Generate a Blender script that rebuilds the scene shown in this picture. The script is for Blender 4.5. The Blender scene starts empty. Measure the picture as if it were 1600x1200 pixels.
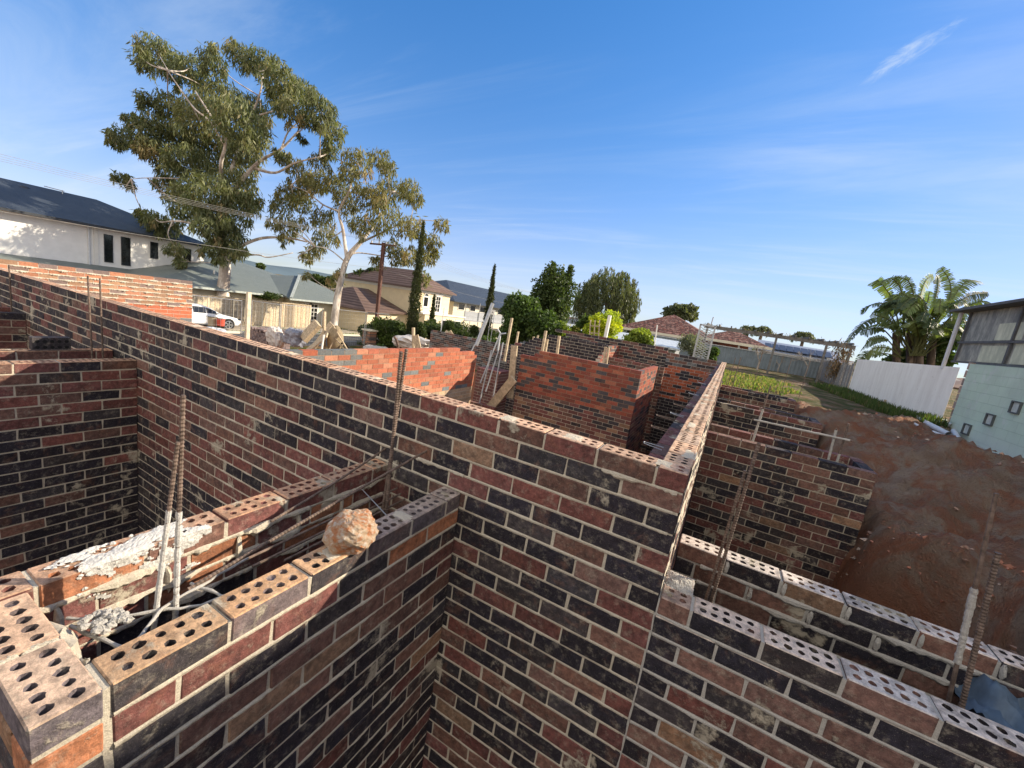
import bpy, math, random
import numpy as np
from mathutils import Vector
SC = bpy.context.scene
COL = SC.collection
RNG = np.random.default_rng(7)
random.seed(7)
sin, cos, pi = math.sin, math.cos, math.pi

# ------------------------------------------------------------------ camera (metres, the camera stands at the origin)
YAW, PITCH, ROLL, FPX = math.radians(-26.96983), math.radians(10.16226), math.radians(-8.94235), 640.4
_f = np.array([sin(YAW)*cos(PITCH), cos(YAW)*cos(PITCH), -sin(PITCH)])
_r = np.array([cos(YAW), -sin(YAW), 0.0]); _d = np.cross(_f, _r)
RX = cos(ROLL)*_r + sin(ROLL)*_d
RY = -sin(ROLL)*_r + cos(ROLL)*_d
RZ = _f
def ray(x, y): return RX*((x-800)/FPX) + RY*((y-600)/FPX) + RZ
def on(ax, val, x, y):
    d = ray(x, y); return d*(val/d[ax])
def at(x, y, dep): return ray(x, y)*dep

# ------------------------------------------------------------------ mesh builder
LOC = {}
class MB:
    def __init__(s): s.V = []; s.F = []; s.C = []; s.M = []; s.n = 0
    def add(s, vs, fs, col=(1, 1, 1), mat=0):
        vs = np.asarray(vs, float); b = s.n
        s.V.append(vs); s.n += len(vs)
        single = not isinstance(col, list)
        for i, f in enumerate(fs):
            s.F.append([q+b for q in f]); s.C.append(col if single else col[i])
            s.M.append(mat if not isinstance(mat, list) else mat[i])
        return b
    def box(s, lo, hi, col=(1, 1, 1), mat=0):
        (a, b, c), (d, e, f) = lo, hi
        s.add([(a, b, c), (d, b, c), (d, e, c), (a, e, c), (a, b, f), (d, b, f), (d, e, f), (a, e, f)],
              [(3, 2, 1, 0), (4, 5, 6, 7), (0, 1, 5, 4), (1, 2, 6, 5), (2, 3, 7, 6), (3, 0, 4, 7)], col, mat)
    def beam(s, p, q, w, h, col=(1, 1, 1), up=(0, 0, 1), mat=0, cf=0.0):
        """a squared bar from p to q, w wide across, h deep along 'up'"""
        p = np.array(p, float); q = np.array(q, float); d = q-p; d /= np.linalg.norm(d)
        u = np.array(up, float); u = u-d*(u@d)
        if np.linalg.norm(u) < 1e-3: u = np.array([1., 0, 0]); u = u-d*(u@d)
        u /= np.linalg.norm(u); r = np.cross(d, u)
        vs = []
        for c in (p, q):
            for a, b in ((-1, -1), (1, -1), (1, 1), (-1, 1)): vs.append(c+r*a*w/2+u*b*h/2)
        s.add(vs, [(3, 2, 1, 0), (4, 5, 6, 7), (0, 1, 5, 4), (1, 2, 6, 5), (2, 3, 7, 6), (3, 0, 4, 7)], col, mat)
    def tube(s, pts, rad, n=8, col=(1, 1, 1), mat=0, cap=True, jit=0):
        pts = [np.array(p, float) for p in pts]; m = len(pts)
        if not hasattr(rad, '__len__'): rad = [rad]*m
        vs = []; ref = None
        for i, p in enumerate(pts):
            d = pts[min(i+1, m-1)]-pts[max(i-1, 0)]; d = d/(np.linalg.norm(d)+1e-9)
            if ref is None:
                ref = np.array([0, 0, 1.]) if abs(d[2]) < .9 else np.array([1., 0, 0])
            ref = ref-d*(ref@d); ref /= np.linalg.norm(ref)+1e-9
            r2 = np.cross(d, ref)
            for k in range(n):
                a = 2*pi*k/n; j = 1+(RNG.random()-.5)*jit if jit else 1
                vs.append(p+(ref*cos(a)+r2*sin(a))*rad[i]*j)
        fs = [(i*n+k, i*n+(k+1) % n, (i+1)*n+(k+1) % n, (i+1)*n+k) for i in range(m-1) for k in range(n)]
        if cap: fs += [tuple(range(n))[::-1], tuple((m-1)*n+k for k in range(n))]
        s.add(vs, fs, col, mat)
    def ell(s, c, r, col=(1, 1, 1), nu=12, nv=8, jit=0, mat=0):
        vs = []
        for j in range(nv+1):
            t = pi*j/nv
            for i in range(nu):
                a = 2*pi*i/nu; q = 1+(RNG.random()-.5)*jit
                vs.append((c[0]+r[0]*sin(t)*cos(a)*q, c[1]+r[1]*sin(t)*sin(a)*q, c[2]+r[2]*cos(t)*q))
        fs = [(j*nu+i, (j+1)*nu+i, (j+1)*nu+(i+1) % nu, j*nu+(i+1) % nu) for j in range(nv) for i in range(nu)]
        s.add(vs, fs, col, mat)
    def build(s, name, mats, parent=None, smooth=False, loc=None):
        if not isinstance(mats, (list, tuple)): mats = [mats]
        V = np.concatenate(s.V) if s.V else np.zeros((0, 3))
        org = np.zeros(3)
        if parent is not None: org = LOC[parent.name]
        elif loc is not None: org = np.array(loc, float)
        me = bpy.data.meshes.new(name); me.from_pydata((V-org).tolist(), [], s.F)
        for m in mats: me.materials.append(m)
        cnt = np.array([len(f) for f in s.F]); c4 = np.ones((len(s.F), 4)); c4[:, :3] = np.array(s.C, float).reshape(-1, 3)
        at_ = me.color_attributes.new('Col', 'FLOAT_COLOR', 'CORNER')
        at_.data.foreach_set('color', np.repeat(c4, cnt, axis=0).ravel().astype(np.float32))
        me.polygons.foreach_set('material_index', np.array(s.M, np.int32))
        if smooth: me.polygons.foreach_set('use_smooth', np.ones(len(s.F), bool))
        me.update()
        o = bpy.data.objects.new(name, me); COL.objects.link(o)
        if parent is not None: o.parent = parent; LOC[o.name] = org
        else: o.location = org; LOC[o.name] = org
        return o
def tag(o, label=None, cat=None, group=None, kind=None):
    if label: o['label'] = label
    if cat: o['category'] = cat
    if group: o['group'] = group
    if kind: o['kind'] = kind
    return o
def thing(name, label, cat, loc=(0, 0, 0), group=None):
    o = bpy.data.objects.new(name, None); COL.objects.link(o); o.location = loc; o.empty_display_size = .2
    LOC[o.name] = np.array(loc, float)
    return tag(o, label, cat, group)

# ------------------------------------------------------------------ materials
def newmat(name, rough=.8, spec=.3, metal=0):
    m = bpy.data.materials.new(name); m.use_nodes = True; nt = m.node_tree
    b = nt.nodes['Principled BSDF']; b.inputs['Roughness'].default_value = rough
    b.inputs['Specular IOR Level'].default_value = spec; b.inputs['Metallic'].default_value = metal
    return m, nt, b
def N(nt, t, **k):
    n = nt.nodes.new(t)
    for a, v in k.items():
        if a.startswith('i_'): n.inputs[a[2:].replace('_', ' ')].default_value = v
        else: setattr(n, a, v)
    return n
def noise(nt, vec, scale, detail=4, rough=.55, dist=0):
    n = N(nt, 'ShaderNodeTexNoise'); n.inputs['Scale'].default_value = scale; n.inputs['Detail'].default_value = detail
    n.inputs['Roughness'].default_value = rough; n.inputs['Distortion'].default_value = dist
    if vec is not None: nt.links.new(vec, n.inputs['Vector'])
    return n.outputs['Fac']
def ramp(nt, fac, a, b, va=0.0, vb=1.0):
    r = N(nt, 'ShaderNodeMapRange'); r.interpolation_type = 'SMOOTHSTEP'
    nt.links.new(fac, r.inputs['Value'])
    for k, v in (('From Min', a), ('From Max', b), ('To Min', va), ('To Max', vb)): r.inputs[k].default_value = v
    return r.outputs['Result']
def mix(nt, fac, a, b, mode='MIX'):
    m = N(nt, 'ShaderNodeMix', data_type='RGBA', blend_type=mode)
    for s, v in ((0, fac), (6, a), (7, b)):
        if hasattr(v, 'links'): nt.links.new(v, m.inputs[s])
        elif s == 0: m.inputs[0].default_value = v
        else: m.inputs[s].default_value = (*v, 1)
    return m.outputs[2]
def mul(nt, a, b):
    m = N(nt, 'ShaderNodeMath', operation='MULTIPLY')
    for i, v in enumerate((a, b)):
        if hasattr(v, 'links'): nt.links.new(v, m.inputs[i])
        else: m.inputs[i].default_value = v
    return m.outputs[0]
def pos(nt, scale=None):
    g = N(nt, 'ShaderNodeNewGeometry').outputs['Position']
    if scale:
        m = N(nt, 'ShaderNodeMapping'); m.inputs['Scale'].default_value = scale; nt.links.new(g, m.inputs['Vector']); return m.outputs[0]
    return g
def attr(nt): return N(nt, 'ShaderNodeAttribute', attribute_name='Col').outputs['Color']
def bump(nt, b, h, strength=.4, dist=.01):
    n = N(nt, 'ShaderNodeBump'); n.inputs['Strength'].default_value = strength; n.inputs['Distance'].default_value = dist
    nt.links.new(h, n.inputs['Height']); nt.links.new(n.outputs[0], b.inputs['Normal'])

MORT = (.62, .55, .43)
def brick_mat(name, smear=.602, dust=.42, flash=.42, mort=MORT, con=.8):
    m, nt, b = newmat(name, .82, .25); p = pos(nt); c = attr(nt)
    c = mix(nt, ramp(nt, noise(nt, p, 13, 6, .7, .3), .47, .66, 0, flash), c, (.030, .024, .027))
    c = mix(nt, ramp(nt, noise(nt, p, 8, 5, .65, .6), .53, .70, 0, .25), c, (.36, .17, .10))
    k = ramp(nt, noise(nt, p, 38, 6, .78), .34, .70, 0, 1)
    c = mix(nt, k, mix(nt, 1, c, (1-.48*con,)*3, 'MULTIPLY'), mix(nt, 1, c, (1+.42*con, 1+.38*con, 1+.34*con), 'MULTIPLY'))
    c = mix(nt, ramp(nt, noise(nt, p, 330, 3, .7), .62, .72, 0, .6), c, (.46, .40, .33))
    c = mix(nt, ramp(nt, noise(nt, p, 150, 3, .7), .66, .72, 0, .7), c, (.02, .015, .012))
    c = mix(nt, ramp(nt, noise(nt, p, 24, 9, .78), .50, .74, 0, dust*.9), c, mort)
    sm = mul(nt, ramp(nt, noise(nt, p, 3.4, 12, .68, .25), smear-.01, smear+.05, 0, .95), ramp(nt, noise(nt, p, 40, 6, .8), .25, .50, .45, 1))
    c = mix(nt, sm, c, mix(nt, noise(nt, p, 30, 6, .7), (mort[0]*.62, mort[1]*.62, mort[2]*.62), (mort[0]*.98, mort[1]*.98, mort[2]*.98)))
    nt.links.new(c, b.inputs['Base Color'])
    h = N(nt, 'ShaderNodeMath', operation='ADD'); nt.links.new(noise(nt, p, 80, 8, .75), h.inputs[0]); nt.links.new(sm, h.inputs[1])
    bump(nt, b, h.outputs[0], .75, .008); return m
M_BRICK = brick_mat('brick_clay')
M_BRICKFAR = brick_mat('brick_clay_clean', .68, .25, .35)
M_BRICKRED = brick_mat('brick_clay_red', .72, .10, .14, (.5, .4, .28), .45)
def mortar_mat(name, c0, c1):
    m, nt, b = newmat(name, .95, .1); p = pos(nt)
    c = mix(nt, noise(nt, p, 22, 8, .7), c0, c1)
    c = mix(nt, ramp(nt, noise(nt, p, 240, 3, .7), .3, .7), mix(nt, 1, c, (.75, .75, .75), 'MULTIPLY'), c)
    nt.links.new(c, b.inputs['Base Color']); bump(nt, b, noise(nt, p, 120, 8, .75), .8, .008); return m
M_MORTAR = mortar_mat('mortar_sandy', (.50, .44, .345), (.78, .71, .58))
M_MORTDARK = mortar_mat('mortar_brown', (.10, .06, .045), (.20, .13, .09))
M_MORTWHITE = mortar_mat('mortar_lime_white', (.60, .58, .54), (.78, .76, .72))
M_MORTGREY = mortar_mat('mortar_grey', (.44, .42, .38), (.62, .59, .54))

def plain(name, col, rough=.7, spec=.3, metal=0, var=.25, scale=6, bmp=0, attrib=False):
    m, nt, b = newmat(name, rough, spec, metal); p = pos(nt)
    base = attr(nt) if attrib else col
    lo = mix(nt, 1, base, (1-var,)*3, 'MULTIPLY'); hi = mix(nt, 1, base, (1+var*.6,)*3, 'MULTIPLY')
    c = mix(nt, ramp(nt, noise(nt, p, scale, 6, .65), .3, .7), lo, hi)
    nt.links.new(c, b.inputs['Base Color'])
    if bmp: bump(nt, b, noise(nt, p, scale*6, 5, .7), bmp, .01)
    return m
M_RUST = plain('rusty_steel', (.20, .145, .115), .75, .4, .3, .5, 40, .3)
M_STEEL = plain('galvanised_steel', (.45, .46, .47), .45, .5, .6, .2, 10)
M_WOOD = plain('weathered_timber', (.50, .40, .27), .8, .2, 0, .35, 12, .3)
M_WOODDK = plain('dark_timber', (.12, .07, .05), .8, .2, 0, .35, 12, .3)
M_WHITE = plain('white_render', (.86, .85, .81), .8, .2, 0, .06, 2)
M_CREAM = plain('cream_render', (.82, .69, .47), .8, .2, 0, .07, 2)
M_CREAM2 = plain('pale_render', (.70, .64, .50), .8, .2, 0, .07, 2)
M_TRIM = plain('white_trim', (.78, .76, .70), .6, .3, 0, .05, 3)
M_GLASS = plain('dark_glass', (.015, .018, .02), .08, .6, 0, .1, 3)
M_PIPE = plain('pale_plastic', (.62, .64, .66), .45, .4, 0, .08, 8)
M_ANY = plain('painted_surface', None, .6, .35, 0, .18, 9, 0, True)
M_ANYR = plain('rough_surface', None, .92, .12, 0, .35, 14, .5, True)
M_SHINY = plain('car_paint', (.78, .79, .80), .18, .6, 0, .03, 2)
M_RUBBER = plain('tyre_rubber', (.02, .02, .02), .85, .2, 0, .2, 20)
M_ALLOY = plain('alloy', (.55, .56, .58), .3, .5, .8, .1, 8)

def leaf_mat(name, trans=.35, rough=.55):
    m = bpy.data.materials.new(name); m.use_nodes = True; nt = m.node_tree; nt.nodes.clear()
    o = N(nt, 'ShaderNodeOutputMaterial'); c = attr(nt)
    d = N(nt, 'ShaderNodeBsdfPrincipled'); d.inputs['Roughness'].default_value = rough; d.inputs['Specular IOR Level'].default_value = .35
    t = N(nt, 'ShaderNodeBsdfTranslucent'); nt.links.new(c, d.inputs['Base Color'])
    nt.links.new(mix(nt, 1, c, (1.3, 1.35, .5), 'MULTIPLY'), t.inputs['Color'])
    x = N(nt, 'ShaderNodeMixShader'); x.inputs[0].default_value = trans
    nt.links.new(d.outputs[0], x.inputs[1]); nt.links.new(t.outputs[0], x.inputs[2]); nt.links.new(x.outputs[0], o.inputs['Surface'])
    return m
M_LEAF = leaf_mat('leaf')
M_GRASSB = leaf_mat('grass_blade', .4, .6)
def bark_mat(name, c0, c1):
    m, nt, b = newmat(name, .85, .2); p = pos(nt, (1, 1, .25))
    nt.links.new(mix(nt, ramp(nt, noise(nt, p, 2.2, 7, .7), .42, .6), c0, c1), b.inputs['Base Color'])
    bump(nt, b, noise(nt, p, 9, 5), .4, .03); return m
M_BARK = bark_mat('gum_bark', (.36, .30, .25), (.66, .60, .53))
M_BARKDK = bark_mat('dark_bark', (.06, .045, .035), (.15, .11, .085))

# ------------------------------------------------------------------ bricks
def chamf(mb, lo, hi, c, side, top, rng, jit, holes, depth=.066):
    x0, y0, z0 = lo; x1, y1, z1 = hi
    J = lambda: (rng.random(3)-.5)*jit
    X = (x0, x1); Y = (y0, y1); Z = (z0, z1)
    vs = []; idx = {}
    for i in (0, 1):
        for j in (0, 1):
            for k in (0, 1):
                base = np.array([X[i], Y[j], Z[k]]); jj = J()
                sx, sy, sz = (c, -c)[i], (c, -c)[j], (c, -c)[k]
                for ax in range(3):
                    o = np.array([sx, sy, sz]); o[ax] = 0
                    idx[i, j, k, ax] = len(vs); vs.append(base+o+jj*(1 if (not holes or k == 0) else .0))
    fs = []; cs = []
    def q(a, col): fs.append(a); cs.append(col)
    g = idx
    q((g[0, 0, 0, 0], g[0, 0, 1, 0], g[0, 1, 1, 0], g[0, 1, 0, 0]), side); q((g[1, 0, 0, 0], g[1, 1, 0, 0], g[1, 1, 1, 0], g[1, 0, 1, 0]), side)
    q((g[0, 0, 0, 1], g[1, 0, 0, 1], g[1, 0, 1, 1], g[0, 0, 1, 1]), side); q((g[0, 1, 0, 1], g[0, 1, 1, 1], g[1, 1, 1, 1], g[1, 1, 0, 1]), side)
    q((g[0, 0, 0, 2], g[0, 1, 0, 2], g[1, 1, 0, 2], g[1, 0, 0, 2]), side)
    if not holes: q((g[0, 0, 1, 2], g[1, 0, 1, 2], g[1, 1, 1, 2], g[0, 1, 1, 2]), top)
    for j in (0, 1):
        for k in (0, 1):
            col = top if k else side
            q((g[0, j, k, 1], g[1, j, k, 1], g[1, j, k, 2], g[0, j, k, 2]), col)
    for i in (0, 1):
        for k in (0, 1):
            q((g[i, 0, k, 0], g[i, 1, k, 0], g[i, 1, k, 2], g[i, 0, k, 2]), top if k else side)
        for j in (0, 1): q((g[i, j, 0, 0], g[i, j, 1, 0], g[i, j, 1, 1], g[i, j, 0, 1]), side)
    for i in (0, 1):
        for j in (0, 1):
            for k in (0, 1): q((g[i, j, k, 0], g[i, j, k, 1], g[i, j, k, 2]), side)
    mb.add(vs, fs, cs)
    if holes:
        u0, u1, v0, v1 = x0+c, x1-c, y0+c, y1-c
        Lx, Ly = u1-u0, v1-v0
        nx, ny = (max(1, round(Lx/.045)), 2) if Lx > Ly else (2, max(1, round(Ly/.045)))
        if max(Lx, Ly) < .13: nx, ny = 2, 2
        # margin so the outer strip is plain
        n = 12
        for a in range(nx):
            for b in range(ny):
                cu0, cu1 = u0+Lx*a/nx, u0+Lx*(a+1)/nx; cv0, cv1 = v0+Ly*b/ny, v0+Ly*(b+1)/ny
                mx, my = (u0+u1)/2, (v0+v1)/2
                cx = (cu0+cu1)/2; cy = (cv0+cv1)/2
                cx += (mx-cx)*.07+(rng.random()-.5)*.002; cy += (my-cy)*.12+(rng.random()-.5)*.002
                r = .0108+rng.random()*.0034; dep_ = depth*(.12+.88*(rng.random() > .16))*(.75+.25*rng.random())
                du, dv = (cu1-cu0)/3, (cv1-cv0)/3
                vv = [(cu1, cv1), (cu1-du, cv1), (cu0+du, cv1), (cu0, cv1), (cu0, cv1-dv), (cu0, cv0+dv), (cu0, cv0), (cu0+du, cv0), (cu1-du, cv0), (cu1, cv0), (cu1, cv0+dv), (cu1, cv1-dv)]
                vv = [(p[0], p[1], z1) for p in vv]
                for t in range(n):
                    an = pi/4+2*pi*t/n; rr = r*(1+(rng.random()-.5)*.30); vv.append((cx+cos(an)*rr, cy+sin(an)*rr, z1-.0006))
                for t in range(n):
                    an = pi/4+2*pi*t/n; vv.append((cx+cos(an)*r*.88, cy+sin(an)*r*.88, z1-dep_))
                ff = [(t, (t+1) % n, n+(t+1) % n, n+t) for t in range(n)]
                ff += [(n+t, n+(t+1) % n, 2*n+(t+1) % n, 2*n+t) for t in range(n)]
                ff += [tuple(2*n+t for t in range(n))]
                mb.add(vv, ff, [top]*n+[side]*n+[side])

def run(bm, mm, ax, a0, a1, b0, b1, zt, zb, pal, rng, phase=0, holes=False, bev=.0035, cut=None, topcol=None, jit=.0045, mats=(0, 0), n_holes_from=None, inset=.004):
    k = 0; z1 = zt
    while z1 > zb+.03:
        z0 = max(z1-.076, zb); ends = []; e = a1
        first = (.11 if (k+phase) % 2 == 0 else .23)
        L = first; segs = []
        while e > a0+.02:
            s = max(e-L, a0)
            if s-a0 < .05 and s > a0: s = a0
            segs.append((s, e)); e = s-.010; L = .23
        segs = [q for q in segs if not (cut and cut(k, q[0], q[1]))]
        topc = (cut is None and k == 0)
        for (s, e) in segs:
            above_open = topc or (cut is not None and (k == 0 or cut(k-1, s, e)))
            hl = holes and above_open and (n_holes_from is None or s > n_holes_from)
            side, top = pal((s+e)/2, k, rng)
            if topcol is not None: top = topcol(rng, (s+e)/2)
            dj = (rng.random(2)-.5)*jit*.8
            lo = (s, b0+dj[0], z0) if ax == 0 else (b0+dj[0], s, z0)
            hi = (e, b1+dj[0], z1+dj[1]*.5) if ax == 0 else (b1+dj[0], e, z1+dj[1]*.5)
            if bev > 0: chamf(bm, lo, hi, bev, side, top if above_open else side, rng, jit, hl)
            else:
                bm.box(lo, hi, side)
            # perpend plug on the open course
            if above_open:
                ps, pe = s-.0125, s+.0025
                if s-a0 > .02:
                    zz = z1-.004-rng.random()*.012
                    l2 = (ps, b0+inset*(.3+rng.random()), z0) if ax == 0 else (b0+inset*(.3+rng.random()), ps, z0)
                    h2 = (pe, b1-inset*(.3+rng.random()), zz) if ax == 0 else (b1-inset*(.3+rng.random()), pe, zz)
                    mm.box(l2, h2)
        if segs:
            s = min(q[0] for q in segs)+.004; e = max(q[1] for q in segs)-.004
            top_open = topc or (cut is not None and k < 14)
            zc = z0+.002 if (top_open and (cut is None or k == 0)) else z1-.003
            if cut is not None and k > 0 and holes: zc = z1-.003
            l2 = (s, b0+inset, z0-.011) if ax == 0 else (b0+inset, s, z0-.011)
            h2 = (e, b1-inset, zc) if ax == 0 else (b1-inset, e, zc)
            mm.box(l2, h2)
        z1 -= .086; k += 1

def squeeze(mm, ax, plane, sgn, a0, a1, z, rng, amp=.012, gap=.25):
    """mortar squeezed out of a bed joint, an uneven ridge standing off the brick face"""
    n = max(4, int((a1-a0)/.014)); ph = rng.random()*10; hs = []
    for i in range(n+1):
        t = i*.014; v = .5+.5*sin(t*23+ph)*sin(t*9.1+ph*2)+.35*(rng.random()-.5)
        hs.append(max(0, v-gap)*amp)
    vs = []; fs = []
    for i, h in enumerate(hs):
        a = a0+(a1-a0)*i/n; lo = h*(.8+.9*rng.random())
        for (o, dz) in ((-.003, .007+h*.4), (h, .003+h*.2), (h*1.1, -lo*.5), (-.003, -.008-lo)):
            p = plane+sgn*o; vs.append((a, p, z+dz) if ax == 0 else (p, a, z+dz))
    for i in range(n):
        for k in range(3): fs.append((i*4+k, i*4+k+1, (i+1)*4+k+1, (i+1)*4+k))
    mm.add(vs, fs)

NAVY = (.028, .025, .035); CHAR = (.055, .049, .055); PLUM = (.185, .074, .066); BROWN = (.19, .105, .085); TAN = (.30, .185, .12)
ORNG = (.40, .17, .09); REDB = (.40, .105, .052); GREYB = (.17, .185, .19)
def jc(c, rng, v=.25):
    k = 1+(rng.random()-.5)*2*v; h = (rng.random()-.5)*.12
    return (c[0]*k*(1+h), c[1]*k, c[2]*k*(1-h))
def pick(rng, *pw):
    r = rng.random()*sum(w for _, w in pw)
    for c, w in pw:
        r -= w
        if r <= 0: return c
    return pw[-1][0]
def palmix(f):
    def p(a, k, rng):
        s = jc(pick(rng, *f(a, k)), rng); t = jc(ORNG, rng, .2)
        return s, t
    return p
S_ = math.sin
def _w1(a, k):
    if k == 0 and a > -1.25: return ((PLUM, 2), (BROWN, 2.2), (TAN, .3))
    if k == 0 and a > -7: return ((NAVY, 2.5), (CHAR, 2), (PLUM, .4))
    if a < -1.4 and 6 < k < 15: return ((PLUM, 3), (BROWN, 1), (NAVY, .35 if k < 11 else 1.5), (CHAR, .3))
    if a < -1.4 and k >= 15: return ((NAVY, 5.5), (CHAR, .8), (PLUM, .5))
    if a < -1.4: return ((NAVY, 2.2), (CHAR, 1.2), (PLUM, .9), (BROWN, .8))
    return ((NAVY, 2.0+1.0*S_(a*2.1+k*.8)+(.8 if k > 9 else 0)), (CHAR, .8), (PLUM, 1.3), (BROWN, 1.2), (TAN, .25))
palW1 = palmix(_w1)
palF = palmix(lambda a, k: ((CHAR, 1.4), (PLUM, .8), (BROWN, .8), ((.17, .14, .15), 1.4)) if k == 0 else ((ORNG, 1.2), (PLUM, 1), (TAN, 1), (CHAR, .5)) if k == 1 else ((NAVY, 2.0+(.9 if k > 7 else 0)), (CHAR, .8), (PLUM, 1.1), (BROWN, .9), (TAN, .25)))
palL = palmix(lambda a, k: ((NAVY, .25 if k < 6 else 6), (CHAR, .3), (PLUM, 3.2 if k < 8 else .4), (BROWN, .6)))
palR = palmix(lambda a, k: ((NAVY, 2.1), (CHAR, 1.0), (PLUM, 1.2), (BROWN, 1.4), (TAN, .25)))
# ================================================================== NEAR WALLS
T0 = -.505; ZB = -3.45
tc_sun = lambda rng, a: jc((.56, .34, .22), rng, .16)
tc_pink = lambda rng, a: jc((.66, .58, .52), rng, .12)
def leafwall(parent, name, ax, a0, a1, b0, b1, zt, pal, seed, phase=0, holes=True, zb=ZB, cut=None, topcol=tc_sun, bev=.0035, bmat=None, mm=None, jit=.0045, nhf=None):
    bm = MB(); own = mm is None; mm = mm or MB(); rng = np.random.default_rng(seed)
    run(bm, mm, ax, a0, a1, b0, b1, zt, zb, pal, rng, phase, holes, bev, cut, topcol, jit, n_holes_from=nhf)
    bm.build(name, bmat or M_BRICK, parent)
    return mm, rng
def mpatch(m, x0, x1, y0, y1, z, h, seed, n=34):
    r = np.random.default_rng(seed); K = [(r.normal(size=2)*f, r.random()*6.28, 1/f**.7) for f in (60, 90, 140, 200, 300, 420, 600)]; vs = []; hs = {}
    for i in range(n+1):
        for j in range(n+1):
            u, v = i/n, j/n; x, y = x0+(x1-x0)*u, y0+(y1-y0)*v
            q = sum(a*sin(k[0]*x+k[1]*y+p) for k, p, a in K)*6; e = 1-max(abs(2*u-1), abs(2*v-1))**3*1.25
            hh = e*(.55+.35*q)+(r.random()-.5)*.22; hs[i, j] = hh > -.02; vs.append((x+(r.random()-.5)*.001, y, z+max(0, hh)*h-.0015))
    m.add(vs, [(i*(n+1)+j, (i+1)*(n+1)+j, (i+1)*(n+1)+j+1, i*(n+1)+j+1) for i in range(n) for j in range(n) if hs[i, j] or hs[i+1, j+1] or hs[i, j+1]])
def mlump(mm, p, r, rng, n=7):
    mm.ell(p, r, nu=n+2, nv=n-2, jit=.45)

# --- long wall running away to the left (x direction)
t = thing('brick_wall', 'long unfinished single brick wall with holed top course crossing the picture from left edge to the near corner', 'brick wall', (-5, 1.69, ZB))
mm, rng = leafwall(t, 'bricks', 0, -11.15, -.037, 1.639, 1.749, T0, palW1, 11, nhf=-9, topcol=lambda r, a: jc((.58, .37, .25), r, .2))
for i in range(40):
    x = -.1-rng.random()**1.5*9
    if i % 4 == 0: mpatch(mm, x-.06*rng.random()-.02, x+.02, 1.642+.04*rng.random(), 1.745, T0, .008, 60+i, 16)
for z, n in ((T0-.080, 3),):
    squeeze(mm, 0, 1.640, -1, -.36, -.06, z-.004, rng, .016, .2)
    [squeeze(mm, 0, 1.6395, -1, -3.2, -.06, T0-.081-.086*k, rng, .0055, .35) for k in range(1, 26)]
squeeze(mm, 0, 1.640, -1, -1.36, -1.02, T0-.338, rng, .012, .1)
mm.build('mortar', M_MORTAR, t)

# --- wall running away from the near corner (y direction)
t = thing('brick_wall', 'long single brick wall with a broad sunlit holed top running straight back from the near corner', 'brick wall', (-.09, 7, ZB))
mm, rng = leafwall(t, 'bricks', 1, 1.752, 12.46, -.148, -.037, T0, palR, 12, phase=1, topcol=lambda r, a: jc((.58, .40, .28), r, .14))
for i in range(12):
    y = 1.78+i*.55+rng.random()*.3; x = -.148+.06*rng.random(); mpatch(mm, x, x+.04+.02*rng.random(), y, y+.05+.12*rng.random(), T0, .006, 30+i, 18)
for k in range(9): squeeze(mm, 1, -.037, 1, 1.66, 5.0, T0-.081-.086*k, rng, .006, .3)
mm.build('mortar', M_MORTAR, t)

# inner leaf of that wall, lower, with starter bars
t = thing('brick_wall', 'lower dark inner leaf beside the sunlit wall, with steel ties sticking out over the deep gap', 'brick wall', (-.33, 7, ZB))
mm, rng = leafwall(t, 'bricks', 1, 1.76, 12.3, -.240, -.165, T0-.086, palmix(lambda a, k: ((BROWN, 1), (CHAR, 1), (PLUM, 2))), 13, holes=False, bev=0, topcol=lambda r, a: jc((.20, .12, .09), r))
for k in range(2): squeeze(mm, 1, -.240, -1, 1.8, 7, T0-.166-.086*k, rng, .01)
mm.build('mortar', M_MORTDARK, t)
GTIE = 'steel ties poking out over the gap behind the sunlit wall'
ys = [2.2, 2.62, 3.05, 3.25, 3.75, 4.3, 4.75, 5.2, 5.5, 6.1, 6.8, 7.3, 8.1, 8.9, 9.8, 10.8]
for i, y in enumerate(ys):
    m = MB(); L = .06+.035*((i*7) % 3); z = T0-.084+.006*(i % 2); x0 = -.235; r_ = .0026
    m.tube([(-.2, y, z), (x0-L, y+.015, z+.006), (x0-L-.004, y+.035, z+.010), (x0-L, y+.055, z+.004), (-.2, y+.06, z)], r_, 6)
    o = m.build('steel_tie', M_RUST if i % 3 else M_STEEL, loc=(x0, y, z))
    tag(o, 'thin bent steel tie poking out over the deep gap behind the sunlit wall', 'steel tie', GTIE)
GSTUB = 'short rusty bars standing in the gap beside the sunlit wall'
for i, y in enumerate([1.86, 2.05, 2.35, 2.7, 3.1, 3.6, 4.2, 5.0]):
    m = MB(); m.tube([(-.156, y, -1.1), (-.158, y+.01, T0-.05-.02*(i % 2))], .005, 6)
    m.tube([(-.158, y+.01, T0-.05-.02*(i % 2)), (-.160, y+.05, T0-.055)], .005, 6)
    tag(m.build('steel_stub', M_RUST, loc=(-.22, y, -1.1)), 'short rusty bar standing in the narrow gap beside the sunlit wall', 'steel bar', GSTUB)

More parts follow.
